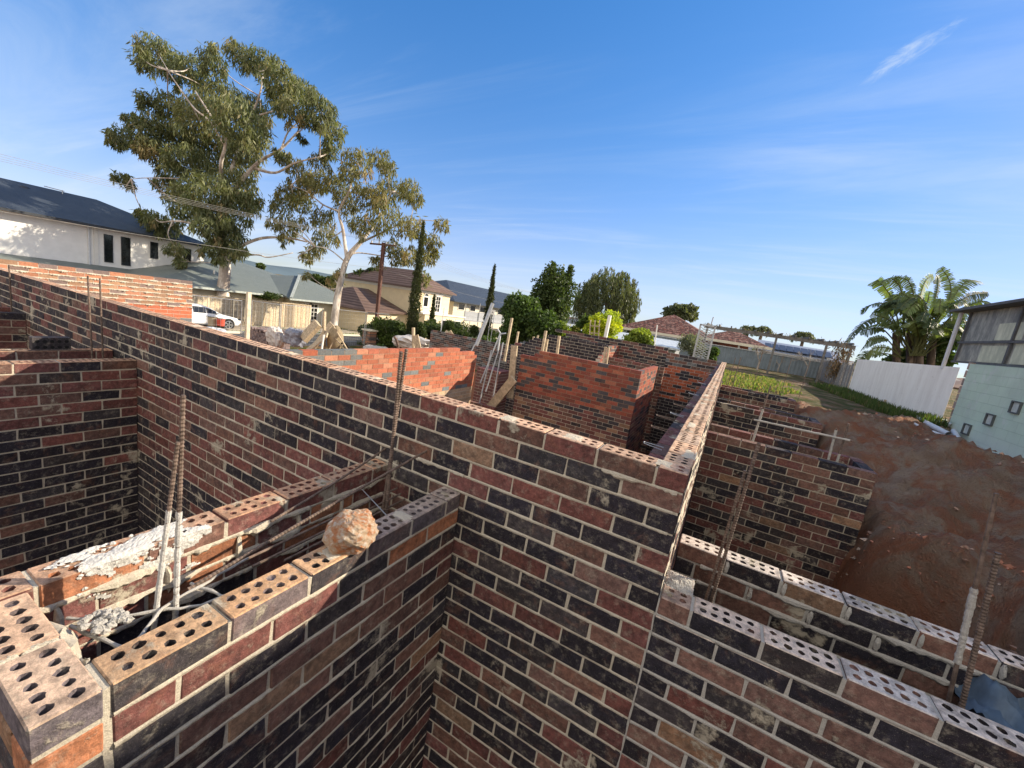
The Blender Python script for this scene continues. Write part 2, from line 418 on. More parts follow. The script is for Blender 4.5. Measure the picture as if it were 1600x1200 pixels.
# --- front pier (two leaves and an end leaf), left of centre
t = thing('brick_pier', 'hollow sunlit brick pier in the left foreground, a rock lying on its right leaf', 'brick pier', (-1.32, .9, ZB))
ZF = T0-.086*5
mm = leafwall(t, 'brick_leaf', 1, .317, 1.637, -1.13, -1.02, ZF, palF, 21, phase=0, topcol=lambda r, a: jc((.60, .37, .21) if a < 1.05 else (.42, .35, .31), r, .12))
mm, rng = mm
for k in range(22): squeeze(mm, 1, -1.0205, 1, .32, 1.62, ZF-.081-.086*k, rng, .006, .3)
for i in (3, 5): y = .35+i*.18; mpatch(mm, -1.128+.02*rng.random(), -1.03, y, y+.05+.08*rng.random(), ZF, .006, 90+i, 14)
mm.build('mortar', M_MORTAR, t)
mm, rng = leafwall(t, 'brick_leaf', 1, .12, 1.637, -1.62, -1.51, ZF, palmix(lambda a, k: ((PLUM, 1.4), (ORNG, 1.4), (BROWN, .5)) if k < 3 else ((NAVY, 2), (PLUM, 1))), 22, phase=0)
for k in range(4): squeeze(mm, 1, -1.51, 1, .3, 1.6, ZF-.080-.086*k, rng, .020, .12)
for y in (.36, .62, .85, 1.1, 1.33): mlump(mm, (-1.508, y, ZF-.14), (.012, .012, .05), rng)
mm.build('mortar', M_MORTAR, t)
mm, rng = leafwall(t, 'end_leaf', 0, -1.50, -1.02, .195, .305, ZF, palF, 23, phase=1, topcol=lambda r, a: jc((.60, .42, .30), r, .1))
for i in range(12): mlump(mm, (-1.257+(rng.random()-.5)*.012, .2+rng.random()*.1, ZF-.006), (.009, .014, .007), rng)
mlump(mm, (-1.14, .31, ZF-.03), (.014, .012, .03), rng); mlump(mm, (-1.35, .32, ZF-.10), (.10, .03, .03), rng); mlump(mm, (-1.44, .34, ZF-.2), (.05, .05, .06), rng)
mm.build('mortar', M_MORTAR, t)
m = MB(); m.box((-1.126, .300, ZB), (-1.024, .320, ZF-.006)); m.box((-1.622+.004, .300, ZB), (-1.50, .112, ZF-.09)) if False else None; m.build('joint_mortar', M_MORTAR, t)
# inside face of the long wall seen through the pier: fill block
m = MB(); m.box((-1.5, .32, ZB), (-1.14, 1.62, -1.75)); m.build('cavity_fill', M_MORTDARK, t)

# lime-white mortar spilt over the left leaf
m = MB(); rng = np.random.default_rng(5)
nu, nv = 90, 44; vs = []; keep = {}
def fb(u, v, s=0):
    return (S_(u*31+S_(v*43+s)*1.7)+S_(v*57+u*19+s*2)+S_((u-v)*83+s)*.6+S_((u+2*v)*140)*.35)/3
for i in range(nu+1):
    y = .30+.52*i/nu
    for j in range(nv+1):
        d = .235*j/nv   # path: 0.10 across the top then down the inner face
        env = .90-((y-.555)/.19)**2
        if d < .1: env -= max(0, (.55-y)*.9*(d/.1-.3)); env += .15
        else: env -= (d-.1)*(4.5 if y > .6 else 9.5)
        if d < .03: env -= (.03-d)*18
        h = env*.55+fb(y, d)*.66+(rng.random()-.5)*.13-.17
        th = max(0, min(h, .7))*.011+.0015+.003*rng.random()
        keep[i, j] = h > 0
        if d < .1: vs.append((-1.61+d, y, ZF+th))
        else: vs.append((-1.51+th, y, ZF+th*.3-(d-.1)))
fs = [(i*(nv+1)+j, i*(nv+1)+j+1, (i+1)*(nv+1)+j+1, (i+1)*(nv+1)+j) for i in range(nu) for j in range(nv) if sum((keep[i, j], keep[i+1, j], keep[i, j+1], keep[i+1, j+1])) >= 3]
m.add(vs, [f[::-1] for f in fs])
for i in range(60):
    y = .40+rng.random()*.30; d = rng.random()*.2; r = .002+rng.random()*.006
    p = (-1.61+d, y, ZF+.003) if d < .1 else (-1.508, y, ZF-(d-.1))
    m.ell(p, (r, r*1.3, r), nu=5, nv=4, jit=.5)
o = m.build('mortar_splash', M_MORTWHITE, t, smooth=False)

# --- rebars with rolled ribs
def rebar(p, q, r=.0065, rib=True, n=8, name='steel_bar', label=None, group=None, mat=None, coat=None, cat='steel bar', bend=0, pitch=.012):
    p = np.array(p, float); q = np.array(q, float); m = MB(); L = np.linalg.norm(q-p)
    k = int(L/(pitch/2)) if rib else max(2, int(L/.15)); pts = []; rad = []
    side = np.cross(q-p, (0.3, 1, .1)); side /= np.linalg.norm(side)+1e-9
    for i in range(k+1):
        s = i/k; pts.append(p+(q-p)*s+side*bend*S_(pi*s)); rad.append(r*(1.2 if (rib and i % 2) else .86))
    m.tube(pts, rad, n)
    if coat is None:
        return tag(m.build(name, mat or M_RUST, loc=tuple(p), smooth=False), label, cat, group)
    t = thing(name, label, cat, tuple(p), group); m.build('bar', mat or M_RUST, t)
    c0, c1 = coat; c = MB(); kk = 40; rg = np.random.default_rng(int(abs(p[0]*1000+q[2]*100)))
    c.tube([p+(q-p)*(c0+(c1-c0)*i/kk)+side*bend*S_(pi*(c0+(c1-c0)*i/kk)) for i in range(kk+1)], [r*(1.12+.30*rg.random()) for _ in range(kk+1)], 9, jit=.2)
    c.build('mortar_coat', M_MORTWHITE if p[0] < -.5 else M_MORTGREY, t)
    return t
rebar((-1.30, .55, -1.30), (-1.30, .567, -.372), label='tall ribbed bar, mortar-coated below, leaning free in the foreground pier', coat=(.12, .62), r=.0062)
rebar((-1.335, .50, -1.25), (-1.292, .552, -.505), label='shorter mortar-coated bar leaning behind the tall one in the foreground pier', coat=(.1, .72), r=.0055)
rebar((-1.30, 1.43, -1.45), (-1.30, 1.408, -.262), label='brown ribbed bar standing where the foreground pier meets the long wall, left of its twin', r=.008)
rebar((-1.335, 1.415, -1.45), (-1.286, 1.425, -.248), label='darker ribbed bar of the pair at the wall junction, right of its twin', r=.007)
LIE = 'rusty bars lying along inside the foreground pier'
rebar((-1.27, 1.66, -.785), (-1.33, .60, -1.02), label='rusty bar sloping out of the long wall and down along the foreground pier', bend=.01, r=.006)
rebar((-1.56, 1.66, -.86), (-1.44, .93, -.965), label='rusty bar sloping from the long wall over the left leaf of the foreground pier', bend=-.01, r=.0055)
for a in range(3): rebar((-1.36+.03*a, 1.55, -1.0-.02*a), (-1.40+.035*a, .72+.1*a, -1.06-.012*a), r=.006, rib=False, label='rusty bar lying lengthwise low in the cavity of the foreground pier', group=LIE)
rebar((-1.15, 1.30, -1.0), (-1.48, 1.42, -1.0), r=.003, rib=False, mat=M_STEEL, label='thin bright wire tie bridging the pier cavity near the long wall', cat='wire tie')
m = MB(); rng = np.random.default_rng(8)
for p in ([(-1.45, .36, -1.005), (-1.37, .42, -1.0), (-1.25, .60, -1.01), (-1.19, .90, -1.0)], [(-1.19, .40, -1.0), (-1.30, .52, -.995), (-1.36, .8, -1.0)], [(-1.42, .36, -1.01), (-1.19, .42, -1.01)], [(-1.36, .62, -1.0), (-1.2, .66, -1.0)], [(-1.22, .88, -1.0), (-1.15, .93, -1.0)]):
    q = [np.array(p[0])+(np.array(p[-1])-np.array(p[0]))*0]; pts = []
    for i in range(len(p)-1):
        for s in range(8): pts.append(np.array(p[i])+(np.array(p[i+1])-np.array(p[i]))*s/8+(rng.random(3)-.5)*.004)
    pts.append(np.array(p[-1])); m.tube([p_-np.array([0, 0, .025]) for p_ in pts], [.0035+.0025*rng.random() for _ in pts], 8)
for i in range(30): mlump(m, (-1.40+rng.random()*.1, .37+rng.random()*.09, -1.01-rng.random()*.01), (.012, .012, .009), rng)
tag(m.build('steel_ladder_tie', M_MORTGREY, loc=(-1.3, .5, -1.01)), 'mortar-caked ladder of bars lying in the cavity of the foreground pier', 'steel ladder')

# --- rock resting on the right leaf
m = MB(); rng = np.random.default_rng(3); vs = []; nu, nv = 54, 36; cs = []
pl = [np.array(v)/np.linalg.norm(v) for v in ((1, .2, .3), (-.8, .6, .4), (.1, -.9, .5), (-.3, -.5, .9), (.6, .7, .6), (-.9, -.4, .1), (.5, -.6, -.2), (0, .1, 1), (.2, 1, .1), (0, 0, -1))]
dd = [.92, .88, .9, .86, .9, .95, .93, .80, .9, .72]
for j in range(nv+1):
    t_ = pi*j/nv
    for i in range(nu):
        a = 2*pi*i/nu; d = np.array([sin(t_)*cos(a), sin(t_)*sin(a), cos(t_)])
        r = min([1.08]+[w/max(1e-3, d@p) for p, w in zip(pl, dd) if d@p > .2])
        r *= 1+.04*S_(a*5+t_*7)*sin(t_)+.03*S_(a*11-t_*15)*sin(t_)+(rng.random()-.5)*.045
        vs.append((-1.068+d[0]*.078*r, 1.0+d[1]*.092*r, ZF+.052+d[2]*.076*r))
m.add(vs, [(j*nu+i, (j+1)*nu+i, (j+1)*nu+(i+1) % nu, j*nu+(i+1) % nu) for j in range(nv) for i in range(nu)])
M_ROCK, nt, b = newmat('rock', .9, .2); p = pos(nt)
c = mix(nt, ramp(nt, noise(nt, p, 22, 7, .7, .5), .42, .62), (.62, .48, .34), (.56, .22, .09))
c = mix(nt, ramp(nt, noise(nt, p, 60, 6, .7), .5, .65, 0, .8), c, (.74, .68, .60))
nt.links.new(c, b.inputs['Base Color']); bump(nt, b, noise(nt, p, 75, 10, .8), 1.0, .02)
tag(m.build('rock', M_ROCK, loc=(-1.068, 1.0, ZF), smooth=False), 'fist-sized orange and white rock resting on the right leaf of the foreground pier', 'rock')

# --- left pier
t = thing('brick_pier', 'hollow brick pier at the left in shade, plum bricks above and near-black bricks below', 'brick pier', (-4.86, .5, ZB))
ZL = ZF-.012
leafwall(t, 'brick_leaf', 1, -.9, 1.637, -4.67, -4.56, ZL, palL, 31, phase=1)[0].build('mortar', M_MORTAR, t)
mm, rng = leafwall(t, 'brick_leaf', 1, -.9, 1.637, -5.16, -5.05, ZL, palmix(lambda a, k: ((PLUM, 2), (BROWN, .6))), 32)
for k in range(3): squeeze(mm, 1, -5.05, 1, .2, 1.6, ZL-.080-.086*k, rng, .016)
mm.build('mortar', M_MORTAR, t)
bm, mm = MB(), MB(); rng = np.random.default_rng(33)
chamf(bm, (-5.13, 1.13, ZL+.004), (-5.05, 1.36, ZL+.115), .003, jc(CHAR, rng), jc(CHAR, rng), rng, .002, False)
for a in range(5):
    for b_ in range(2):
        y, z = 1.16+.043*a, ZL+.032+.05*b_
        mm.tube([(-5.049, y, z), (-5.0475, y, z)], .013, 10)
o = bm.build('loose_brick', M_BRICK, loc=(-5.1, 1.25, ZL)); tag(o, 'dark loose brick standing on edge on the far leaf of the left pier', 'brick')
h = tag(mm.build('core_holes', M_RUBBER, None, loc=(-5.1, 1.25, ZL)), kind='stuff'); h.parent = o; h.location = (0, 0, 0)
rebar((-4.85, 1.445, -1.6), (-4.85, 1.42, -.27), r=.008, rib=False, label='brown bar standing in the left pier, left of its twin', cat='steel bar')
rebar((-4.85, 1.51, -1.6), (-4.85, 1.495, -.28), r=.008, rib=False, label='brown bar standing in the left pier, close to the long wall, right of its twin', cat='steel bar')
rebar((-4.95, .2, ZL+.03), (-4.93, 1.45, ZL+.025), r=.006, rib=False, label='rusty bar lying along the top of the left pier', cat='steel bar')
t = thing('brick_pier', 'plum brick pier at the far left edge of the picture, behind the left pier', 'brick pier', (-7.7, .5, ZB))
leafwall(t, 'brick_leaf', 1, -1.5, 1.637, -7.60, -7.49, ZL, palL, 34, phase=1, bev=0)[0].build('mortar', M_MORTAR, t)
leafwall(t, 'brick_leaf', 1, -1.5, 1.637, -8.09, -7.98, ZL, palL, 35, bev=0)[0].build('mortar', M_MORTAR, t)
rebar((-7.75, 1.58, -1.5), (-7.75, 1.585, -.40), r=.009, rib=False, label='brown bar standing in the brick pier at the far left edge', cat='steel bar')

# --- right piers
ZR = T0-.086*6
def pier(y0, y1, seed, label, near=False, x1=1.51, zt=ZR, zb=ZB, first=-.030):
    t = thing('brick_pier', label, 'brick pier', (.7, (y0+y1)/2, zb)); tp = tc_pink
    bv = .0035 if near else 0
    if near:
        a, _ = leafwall(t, 'brick_leaf', 0, -.034, x1, y0, y0+.11, zt-.086, palR, seed, phase=0, topcol=tp, bev=bv, holes=False)
        bm = MB(); rng = np.random.default_rng(77)
        chamf(bm, (-.030, y0, zt-.076), (.080, y0+.23, zt), .0035, jc(BROWN, rng), jc((.50, .36, .29), rng), rng, .002, True)
        x = .092
        while x < x1-.05:
            xe_ = min(x+.23, x1); sd, _t = palR(x, 0, rng); chamf(bm, (x, y0+(rng.random()-.5)*.003, zt-.076), (xe_, y0+.11, zt), .0035, sd, tp(rng, x), rng, .0025, True)
            a.box((xe_-.003, y0+.003, zt-.077), (xe_+.015, y0+.107, zt-.004-rng.random()*.008)); x = xe_+.011
        bm.build('top_bricks', M_BRICK, t)
        a.box((-.034, y0+.004, zt-.09), (x1-.004, y0+.106, zt-.074)); a.box((-.036, y0+.003, zt-.078), (-.026, y0+.2, zt-.01)); a.box((.078, y0+.004, zt-.078), (.095, y0+.105, zt-.005))
        a.box((-.0405, y0+.0015, zb), (-.0315, y0+.107, zt-.078))
        mpatch(a, -.032, .082, y0+.085, y0+.232, zt, .022, 5)
        [squeeze(a, 0, y0+.0005, -1, -.03, 1.6, zt-.082-.086*k, rng, .006, .3) for k in range(8)]
    else:
        a, _ = leafwall(t, 'brick_leaf', 0, first, x1, y0, y0+.11, zt, palR, seed, phase=1, topcol=tp, bev=bv, holes=seed == 41)
    a.build('mortar', M_MORTGREY if near else M_MORTAR, t)
    mm, rng = leafwall(t, 'brick_leaf', 0, -.015, x1, y1-.11, y1, zt, palR, seed+1, topcol=tp, bev=bv, holes=near or seed == 41)
    if near:
        for k in range(4): squeeze(mm, 0, y1-.11, -1, .1, 1.5, zt-.082-.086*k, rng, .016, .15)
        for x in (.21, .45, .69, .93, 1.17, .33, .57, .81): mlump(mm, (x, y1-.113, zt-.04-(.086 if x in (.33, .57, .81) else 0)), (.010, .010, .03), rng)
    mm.build('mortar', M_MORTGREY if near else M_MORTAR, t)
    leafwall(t, 'end_leaf', 1, y0+.12, y1-.12, x1-.11, x1, zt, palR, seed+2, topcol=tc_sun, bev=bv, holes=True)[0].build('mortar', M_MORTAR, t)
    return t
nearp = pier(1.639, 2.28, 44, 'hollow brick pier in the right foreground with pale holed top bricks', True, 1.75)
pier(5.13, 5.77, 41, 'second brick pier on the right, its long dark and brown face in shade', zb=-3.4)
pier(7.95, 8.59, 47, 'third brick pier on the right, between the big shaded one and the grassy far one')
pier(10.93, 11.57, 50, 'farthest brick pier on the right, in front of the green weeds')
rebar((.135, 1.95, -1.5), (.162, 1.95, -.51), label='thinner ribbed bar in the right foreground pier, close to the wall corner', r=.0062)
rebar((.16, 1.97, -1.5), (.183, 1.95, -.38), label='thicker leaning bar in the right foreground pier, close to the wall corner', r=.0068)
rebar((.995, 1.95, -1.5), (.88, 1.95, -.352), label='tall smooth bar rising at the right edge above the foreground pier', rib=False, r=.008, coat=(.45, .7))
rebar((1.03, 1.95, -1.5), (.935, 1.95, -.55), label='shorter ribbed bar beside the tall smooth one at the right edge', r=.008)
rebar((.43, 5.4, -1.3), (.35+.12, 5.4, -.39), label='leaning pale bar standing in the second right pier, near the wall', r=.010, rib=False, coat=(.0, .7))
rebar((1.17, 5.4, -1.3), (1.15, 5.4, -.70), label='short mortar-coated bar near the outer end of the second right pier', r=.010, rib=False, coat=(.0, .97))
rebar((1.24, 5.4, -1.3), (1.235, 5.4, -.62), label='ribbed bar at the outer end of the second right pier', r=.010, coat=(.0, .5), pitch=.02)
rebar((.38, 5.38, -.80), (1.30, 5.38, -.79), label='mortar-white bar tied level across the uprights of the second right pier', r=.009, rib=False, coat=(.02, .98))
for (x, y, zt_, lb) in ((.14, 8.2, -.2, 'thin bar standing in the third right pier next to the wall'), (.62, 11.2, -.05, 'thin upright bar in the middle of the farthest right pier'), (1.2, 11.2, -.1, 'thin upright bar near the outer end of the farthest right pier'), (.1, 11.2, -.3, 'thin bar in the farthest right pier next to the wall'), (1.75, 12.6, -.1, 'thin bar standing in the soil past the farthest right pier')):
    rebar((x, y, -1.5), (x+.03, y, zt_), r=.008, rib=False, label=lb)
# crumpled blue sheet in the right cavity
m = MB(); rng = np.random.default_rng(12); nu, nv = 40, 18; vs = []
for i in range(nu+1):
    for j in range(nv+1):
        x = 1.05+.62*i/nu; y = 1.755+.41*j/nv
        z = -1.19-.03*cos(i*.55)*sin(j*.5)+.02*S_(i*1.3+j*.9)+.012*S_(i*2.9-j*2.1)+.03*(j/nv)+(.035 if x > 1.1 else -.03*(1.1-x)/.17)+rng.random()*.004
        vs.append((x, y, z))
m.add(vs, [(i*(nv+1)+j, (i+1)*(nv+1)+j, (i+1)*(nv+1)+j+1, i*(nv+1)+j+1) for i in range(nu) for j in range(nv)])
M_BLUE = plain('blue_plastic', (.10, .15, .21), .6, .5, 0, .35, 5)
sh = tag(m.build('plastic_sheet', M_BLUE, loc=(1.2, 1.95, -1.12), smooth=True), 'crumpled blue plastic sheet stuffed between the leaves of the right foreground pier', 'plastic sheet')

# ================================================================== MIDDLE WALLS
def midwall(label, ax, a0, a1, b0, b1, zt, pal, seed, cut=None, zb=ZB, phase=0, mat=None, mort=None, topcol=tc_sun, sq=False, name='brick_wall', bev=0, low=0):
    c = ((a0+a1)/2, (b0+b1)/2) if ax == 0 else ((b0+b1)/2, (a0+a1)/2)
    t = thing(name, label, 'brick wall', (*c, zb))
    mm, rng = leafwall(t, 'bricks', ax, a0, a1, b0, b1, zt, pal, seed, phase, False, zb, cut, topcol, bev, mat or M_BRICKFAR, jit=.004)
    if sq:
        for k in range(sq): squeeze(mm, ax, b1 if ax == 1 else b0, 1, a0, a1, zt-.081-.086*k, rng, .026, .1)
    mm.build('mortar', mort or M_MORTAR, t)
    if low:
        m = MB(); ii = .0036; zl = zt-.086*low-.006; m.box((a0+ii, b0+ii, zb) if ax == 0 else (b0+ii, a0+ii, zb), (a1-ii, b1-ii, zl) if ax == 0 else (b1-ii, a1-ii, zl)); m.build('lower_mortar', M_MORTAR, t)
    return t
GRD = (.5, .4, .28)
M_MORTRED = mortar_mat('mortar_red', (.28, .17, .12), (.50, .38, .27))
def palRB(flash, kc):
    def f(a, k, rng):
        if k >= kc: s = jc(pick(rng, (BROWN, 1.4), (PLUM, 1), (CHAR, 1), (TAN, .4)), rng)
        else:
            fl = (S_(a*5.1+k*.9)+S_(a*2.3-k*.7+1)+S_(k*1.9+a)) > flash
            s = jc((.085, .075, .08), rng) if rng.random() < (.5 if fl else .22) else jc(pick(rng, ((.31, .085, .055), 3), ((.24, .075, .055), 1.8), ((.36, .13, .08), 1)), rng, .22)
        return s, jc(REDB, rng)
    return f
def palRBl(a, k, rng):
    if k >= 11: return jc((.50, .36, .24), rng), TAN
    g = (rng.random() < (.5 if (k < 4 and a < 4.6) else .07))
    return (jc(GREYB, rng) if g else jc(pick(rng, ((.48, .155, .085), 3), ((.42, .13, .075), 1.5), ((.52, .22, .13), .9)), rng, .22)), jc((.5, .18, .1), rng)
ZM = T0-.086*4
midwall('bright orange-red brick wall in full sun with grey bricks among them, right behind the long wall', 1, 2.6, 8.30, -5.39, -5.28, T0-.086*6, palRBl, 61, cut=lambda k, s, e: (k == 0 and s > 7.55) or (k == 1 and s > 8.1), low=11, mat=M_BRICKRED, mort=M_MORTAR if 0 else M_MORTRED, phase=1, zb=-3.8)
midwall('shaded red brick wall with charcoal flashes above brown common bricks, facing the viewer past the doorway gap', 0, -4.40, -1.545, 8.90, 9.01, ZM, palRB(.75, 12), 62, cut=lambda k, s, e: (k == 0 and s < -4.1) or (k == 1 and s < -4.25), low=12, mat=M_BRICKRED, mort=M_MORTRED, phase=1, topcol=lambda r, a: jc((.62, .45, .32), r), zb=-3.8)
midwall('short return wall whose upper part catches the sun, behind the shaded red wall', 1, 9.02, 11.1, -1.655, -1.545, ZM, palRB(1.4, 12), 63, low=12, mat=M_BRICKRED, mort=M_MORTRED, topcol=lambda r, a: jc((.62, .45, .32), r), zb=-3.8)
def palW3(a, k, rng): return (jc(pick(rng, (CHAR, 1.3), (BROWN, 1.2), (GREYB, .8)), rng) if k < 4 else jc(pick(rng, (REDB, 1.6), (NAVY, .8)), rng) if k < 15 else jc(NAVY, rng)), jc(TAN, rng)
midwall('cross wall closing the far end of the deep gap, grey bricks over red ones', 0, -1.56, -.15, 12.35, 12.46, T0, palW3, 64, mort=M_MORTGREY)
palDK = palmix(lambda a, k: ((NAVY, 1), (CHAR, 1.5), (BROWN, 1.1), (PLUM, .5)))
midwall('slightly higher brown cross wall farther left with a stepped left end, below the yellow-green shrubs', 0, -5.35, -1.56, 12.35, 12.46, T0+.12, palDK, 65, cut=lambda k, s, e: s < -5.05+.24*k and k < 4 and s < -4.4)
midwall('near-black shaded wall with a stepped left end, under the two short posts', 0, -6.1, -3.05, 11.4, 11.51, -.555, palmix(lambda a, k: ((NAVY, 3), (CHAR, 1.5), (PLUM, .25))), 66, cut=lambda k, s, e: s < -4.9-.22*k and k < 6)
midwall('low brown wall in shade between the dark wall and the cross wall', 0, -3.0, -1.40, 11.2, 11.31, -.86, palmix(lambda a, k: ((BROWN, 1.5), (PLUM, 1), (CHAR, 1))), 67)
midwall('small sunlit stub wall stepping down like stairs beside a pale post', 1, 10.0, 12.3, -3.02, -2.91, -.56, palRB(2.5, 5), 68, cut=lambda k, s, e: s < 11.3-.24*k and k < 5, mat=M_BRICKRED)
midwall('far grey-brown wall with pale mortar seen through the doorway gap', 0, -12.2, -6.2, 15.0, 15.11, -1.47, palmix(lambda a, k: ((CHAR, 1.6), (BROWN, 1), (GREYB, .8))), 69, topcol=lambda r, a: jc((.4, .3, .2), r), mort=M_MORTGREY, zb=-3.9)
midwall('small square brick pillar beyond the doorway gap, one side lit red', 0, -6.1, -5.38, 9.7, 10.35, -1.72, palmix(lambda a, k: ((PLUM, 1.5), (BROWN, 1))), 70, name='brick_pillar', mat=M_BRICKRED, zb=-3.9)
midwall('low brick footing wall in front of the square pillar in the gap', 0, -5.9, -4.62, 8.35, 8.46, -2.36, palmix(lambda a, k: ((PLUM, 1.5), (BROWN, 1))), 71, zb=-3.9)
def palOW(a, k, rng):
    if k < 7: return jc(pick(rng, ((.36, .22, .14), 1.3), ((.44, .20, .12), 1.4), ((.25, .18, .16), .9)), rng), TAN
    return (jc(GREYB, rng) if rng.random() < .14 else jc((.50, .15, .08), rng, .15)), REDB
midwall('sunlit rough tan brick wall at the left with fat mortar squeezing out, red bricks under it', 1, .4, 5.02, -11.26, -11.15, T0+.01, palOW, 72, mat=M_BRICKRED, sq=7, phase=1)

# timber props in the gap
def plank(p, q, w, h, label, up=(0, 0, 1), group=None, name='timber_board', cat='timber board', mat=None):
    m = MB(); m.beam(p, q, w, h, up=up); return tag(m.build(name, mat or M_WOOD, loc=tuple(p)), label, cat, group)
plank(on(0, -5.05, 757, 648), on(1, 8.6, 803, 592), .06, .22, 'long grey board propped slantwise across the doorway gap')
plank(on(1, 8.85, 797, 622), on(1, 8.85, 804, 540), .16, .05, 'pale upright board standing against the end of the shaded red wall', up=(0, 1, 0))
# ================================================================== GROUND
def sstep(a, b, x):
    t = np.clip((x-a)/(b-a), 0, 1); return t*t*(3-2*t)
_nr = np.random.default_rng(99)
_K = [(_nr.normal(size=2)*s, _nr.random()*6.28, s) for s in (.5, .7, 1.1, 1.6, 2.3, 3.3, 4.5, 6.5, 9, 13, 18, 25)]
def nz(x, y, lo=0, hi=12):
    r = 0
    for (k, p, s) in _K[lo:hi]: r = r+np.sin(x*k[0]+y*k[1]+p+1.3*np.sin(x*k[1]*.6-y*k[0]*.5+p))/s
    return r
def gh(x, y):
    left = -3.7-.5*sstep(-12, -26, x)
    right = -1.42+.10*nz(x, y, 0, 6)*sstep(18, 10, y)+.35*sstep(2.0, 4.8, x)*sstep(16, 8, y)*.3+.16*sstep(11, 17, y)
    xe = 1.62+.35*sstep(5.0, 3.6, y)+.10*np.sin(y*2.3)+.05*np.sin(y*5.1)
    behind = sstep(12.6, 13.4, y)
    pit = sstep(xe-.42, xe+.08, x)          # bank of the footing trench
    near = left+(right-left)*pit
    near = np.where((x > 0) & (x < xe) & (y < 12.6), np.minimum(near, right), near)
    near = np.where((x > 0.1) & (x <= xe+.2), np.maximum(near, -2.75+.12*nz(x, y, 3, 8)), near)
    far = left+(right-left)*sstep(-17, .5, x)
    h = near*(1-behind)+far*behind
    return h
def axisv(segs):
    o = [segs[0][0]]
    for (a, b, s) in segs:
        n = max(1, int(round((b-a)/s))); o += [a+(b-a)*(i+1)/n for i in range(n)]
    return np.array(o)
gx = axisv([(-1500, -200, 130), (-200, -60, 20), (-60, -4, 2), (-4, -.3, .4), (-.3, 5.2, .045), (5.2, 10, .4), (10, 60, 5), (60, 1500, 120)])
gy = axisv([(-300, -20, 40), (-20, 1, 2), (1, 13.5, .06), (13.5, 24, .35), (24, 80, 4), (80, 1800, 120)])
X, Y = np.meshgrid(gx, gy, indexing='ij'); Z = gh(X, Y)
fine = ((X > .2) & (X < 5.2) & (Y > 1) & (Y < 14))
Z = Z+fine*(.05*nz(X*1.3, Y*1.3, 3, 9)+.24*nz(X*2.2, Y*2.2, 6, 12)*(.5+.5*sstep(4.6, 3.6, X))+.07*np.maximum(0, nz(X*1.1+3, Y*1.1, 5, 11))**2*sstep(4.4, 3.4, X)+1.1*nz(X*2+5, Y*2, 5, 12)*sstep(.5, 0, np.abs(Z+2.1)-.1)*.6+(_nr.random(X.shape)-.5)*.02)
nX, nY = len(gx), len(gy)
me = bpy.data.meshes.new('ground')
idx = np.arange(nX*nY).reshape(nX, nY)
F = np.stack([idx[:-1, :-1], idx[1:, :-1], idx[1:, 1:], idx[:-1, 1:]], -1).reshape(-1, 4)
me.from_pydata(np.stack([X, Y, Z], -1).reshape(-1, 3).tolist(), [], F.tolist())
me.polygons.foreach_set('use_smooth', np.ones(len(F), bool))
M_DIRT, nt, b = newmat('dirt', .95, .1); p = pos(nt)
c = mix(nt, ramp(nt, noise(nt, p, 1.3, 8, .65, .5), .35, .65), (.38, .255, .18), (.56, .43, .33))
c = mix(nt, ramp(nt, noise(nt, p, 2.1, 8, .7, .8), .42, .62), c, (.48, .22, .135))
sz = N(nt, 'ShaderNodeSeparateXYZ'); nt.links.new(p, sz.inputs[0])
c = mix(nt, ramp(nt, sz.outputs[2], -1.55, -2.0, 0, .75), c, (.46, .195, .115))
c = mix(nt, ramp(nt, noise(nt, p, 26, 6, .75), .5, .72, 0, .6), c, (.26, .16, .11))
c = mix(nt, ramp(nt, noise(nt, p, 60, 4, .75), .66, .72, 0, .7), c, (.36, .29, .23))
gm = N(nt, 'ShaderNodeMath', operation='ADD'); nt.links.new(sz.outputs[1], gm.inputs[0]); gm.inputs[1].default_value = 0
gfac = ramp(nt, gm.outputs[0], 12.6, 14.5)
c = mix(nt, mul(nt, gfac, ramp(nt, noise(nt, p, .8, 6, .7), .3, .6)), c, (.10, .12, .035))
nt.links.new(c, b.inputs['Base Color'])
hh = N(nt, 'ShaderNodeMath', operation='ADD'); nt.links.new(noise(nt, p, 13, 9, .72), hh.inputs[0]); nt.links.new(noise(nt, p, 60, 6, .7), hh.inputs[1])
bump(nt, b, hh.outputs[0], 1.0, .14)
me.materials.append(M_DIRT); o = bpy.data.objects.new('ground', me); COL.objects.link(o); tag(o, kind='structure')
def ghs(x, y): return float(gh(np.array(float(x)), np.array(float(y))))
def gnd(px, py, z=-3.9): return on(2, z, px, py)

m = MB(); m.add([(-27.6, -60, -4.165), (-21.0, -60, -4.12), (-21.0, 260, -4.12), (-27.6, 260, -4.165)], [(0, 1, 2, 3)])
tag(m.build('road', plain('asphalt', (.10, .10, .10), .9, .2, 0, .2, 3, .2)), kind='structure')
for x0, x1 in ((-27.9, -27.6), (-21.0, -20.7)):
    m = MB(); m.box((x0, -60, -4.4), (x1, 260, -4.04)); tag(m.build('kerb', M_CREAM2), kind='structure')
m = MB(); m.box((-30.9, -60, -4.5), (-28.6, 260, -4.06)); tag(m.build('footpath', plain('paving', (.42, .36, .29), .9, .2, 0, .2, 3)), kind='structure')

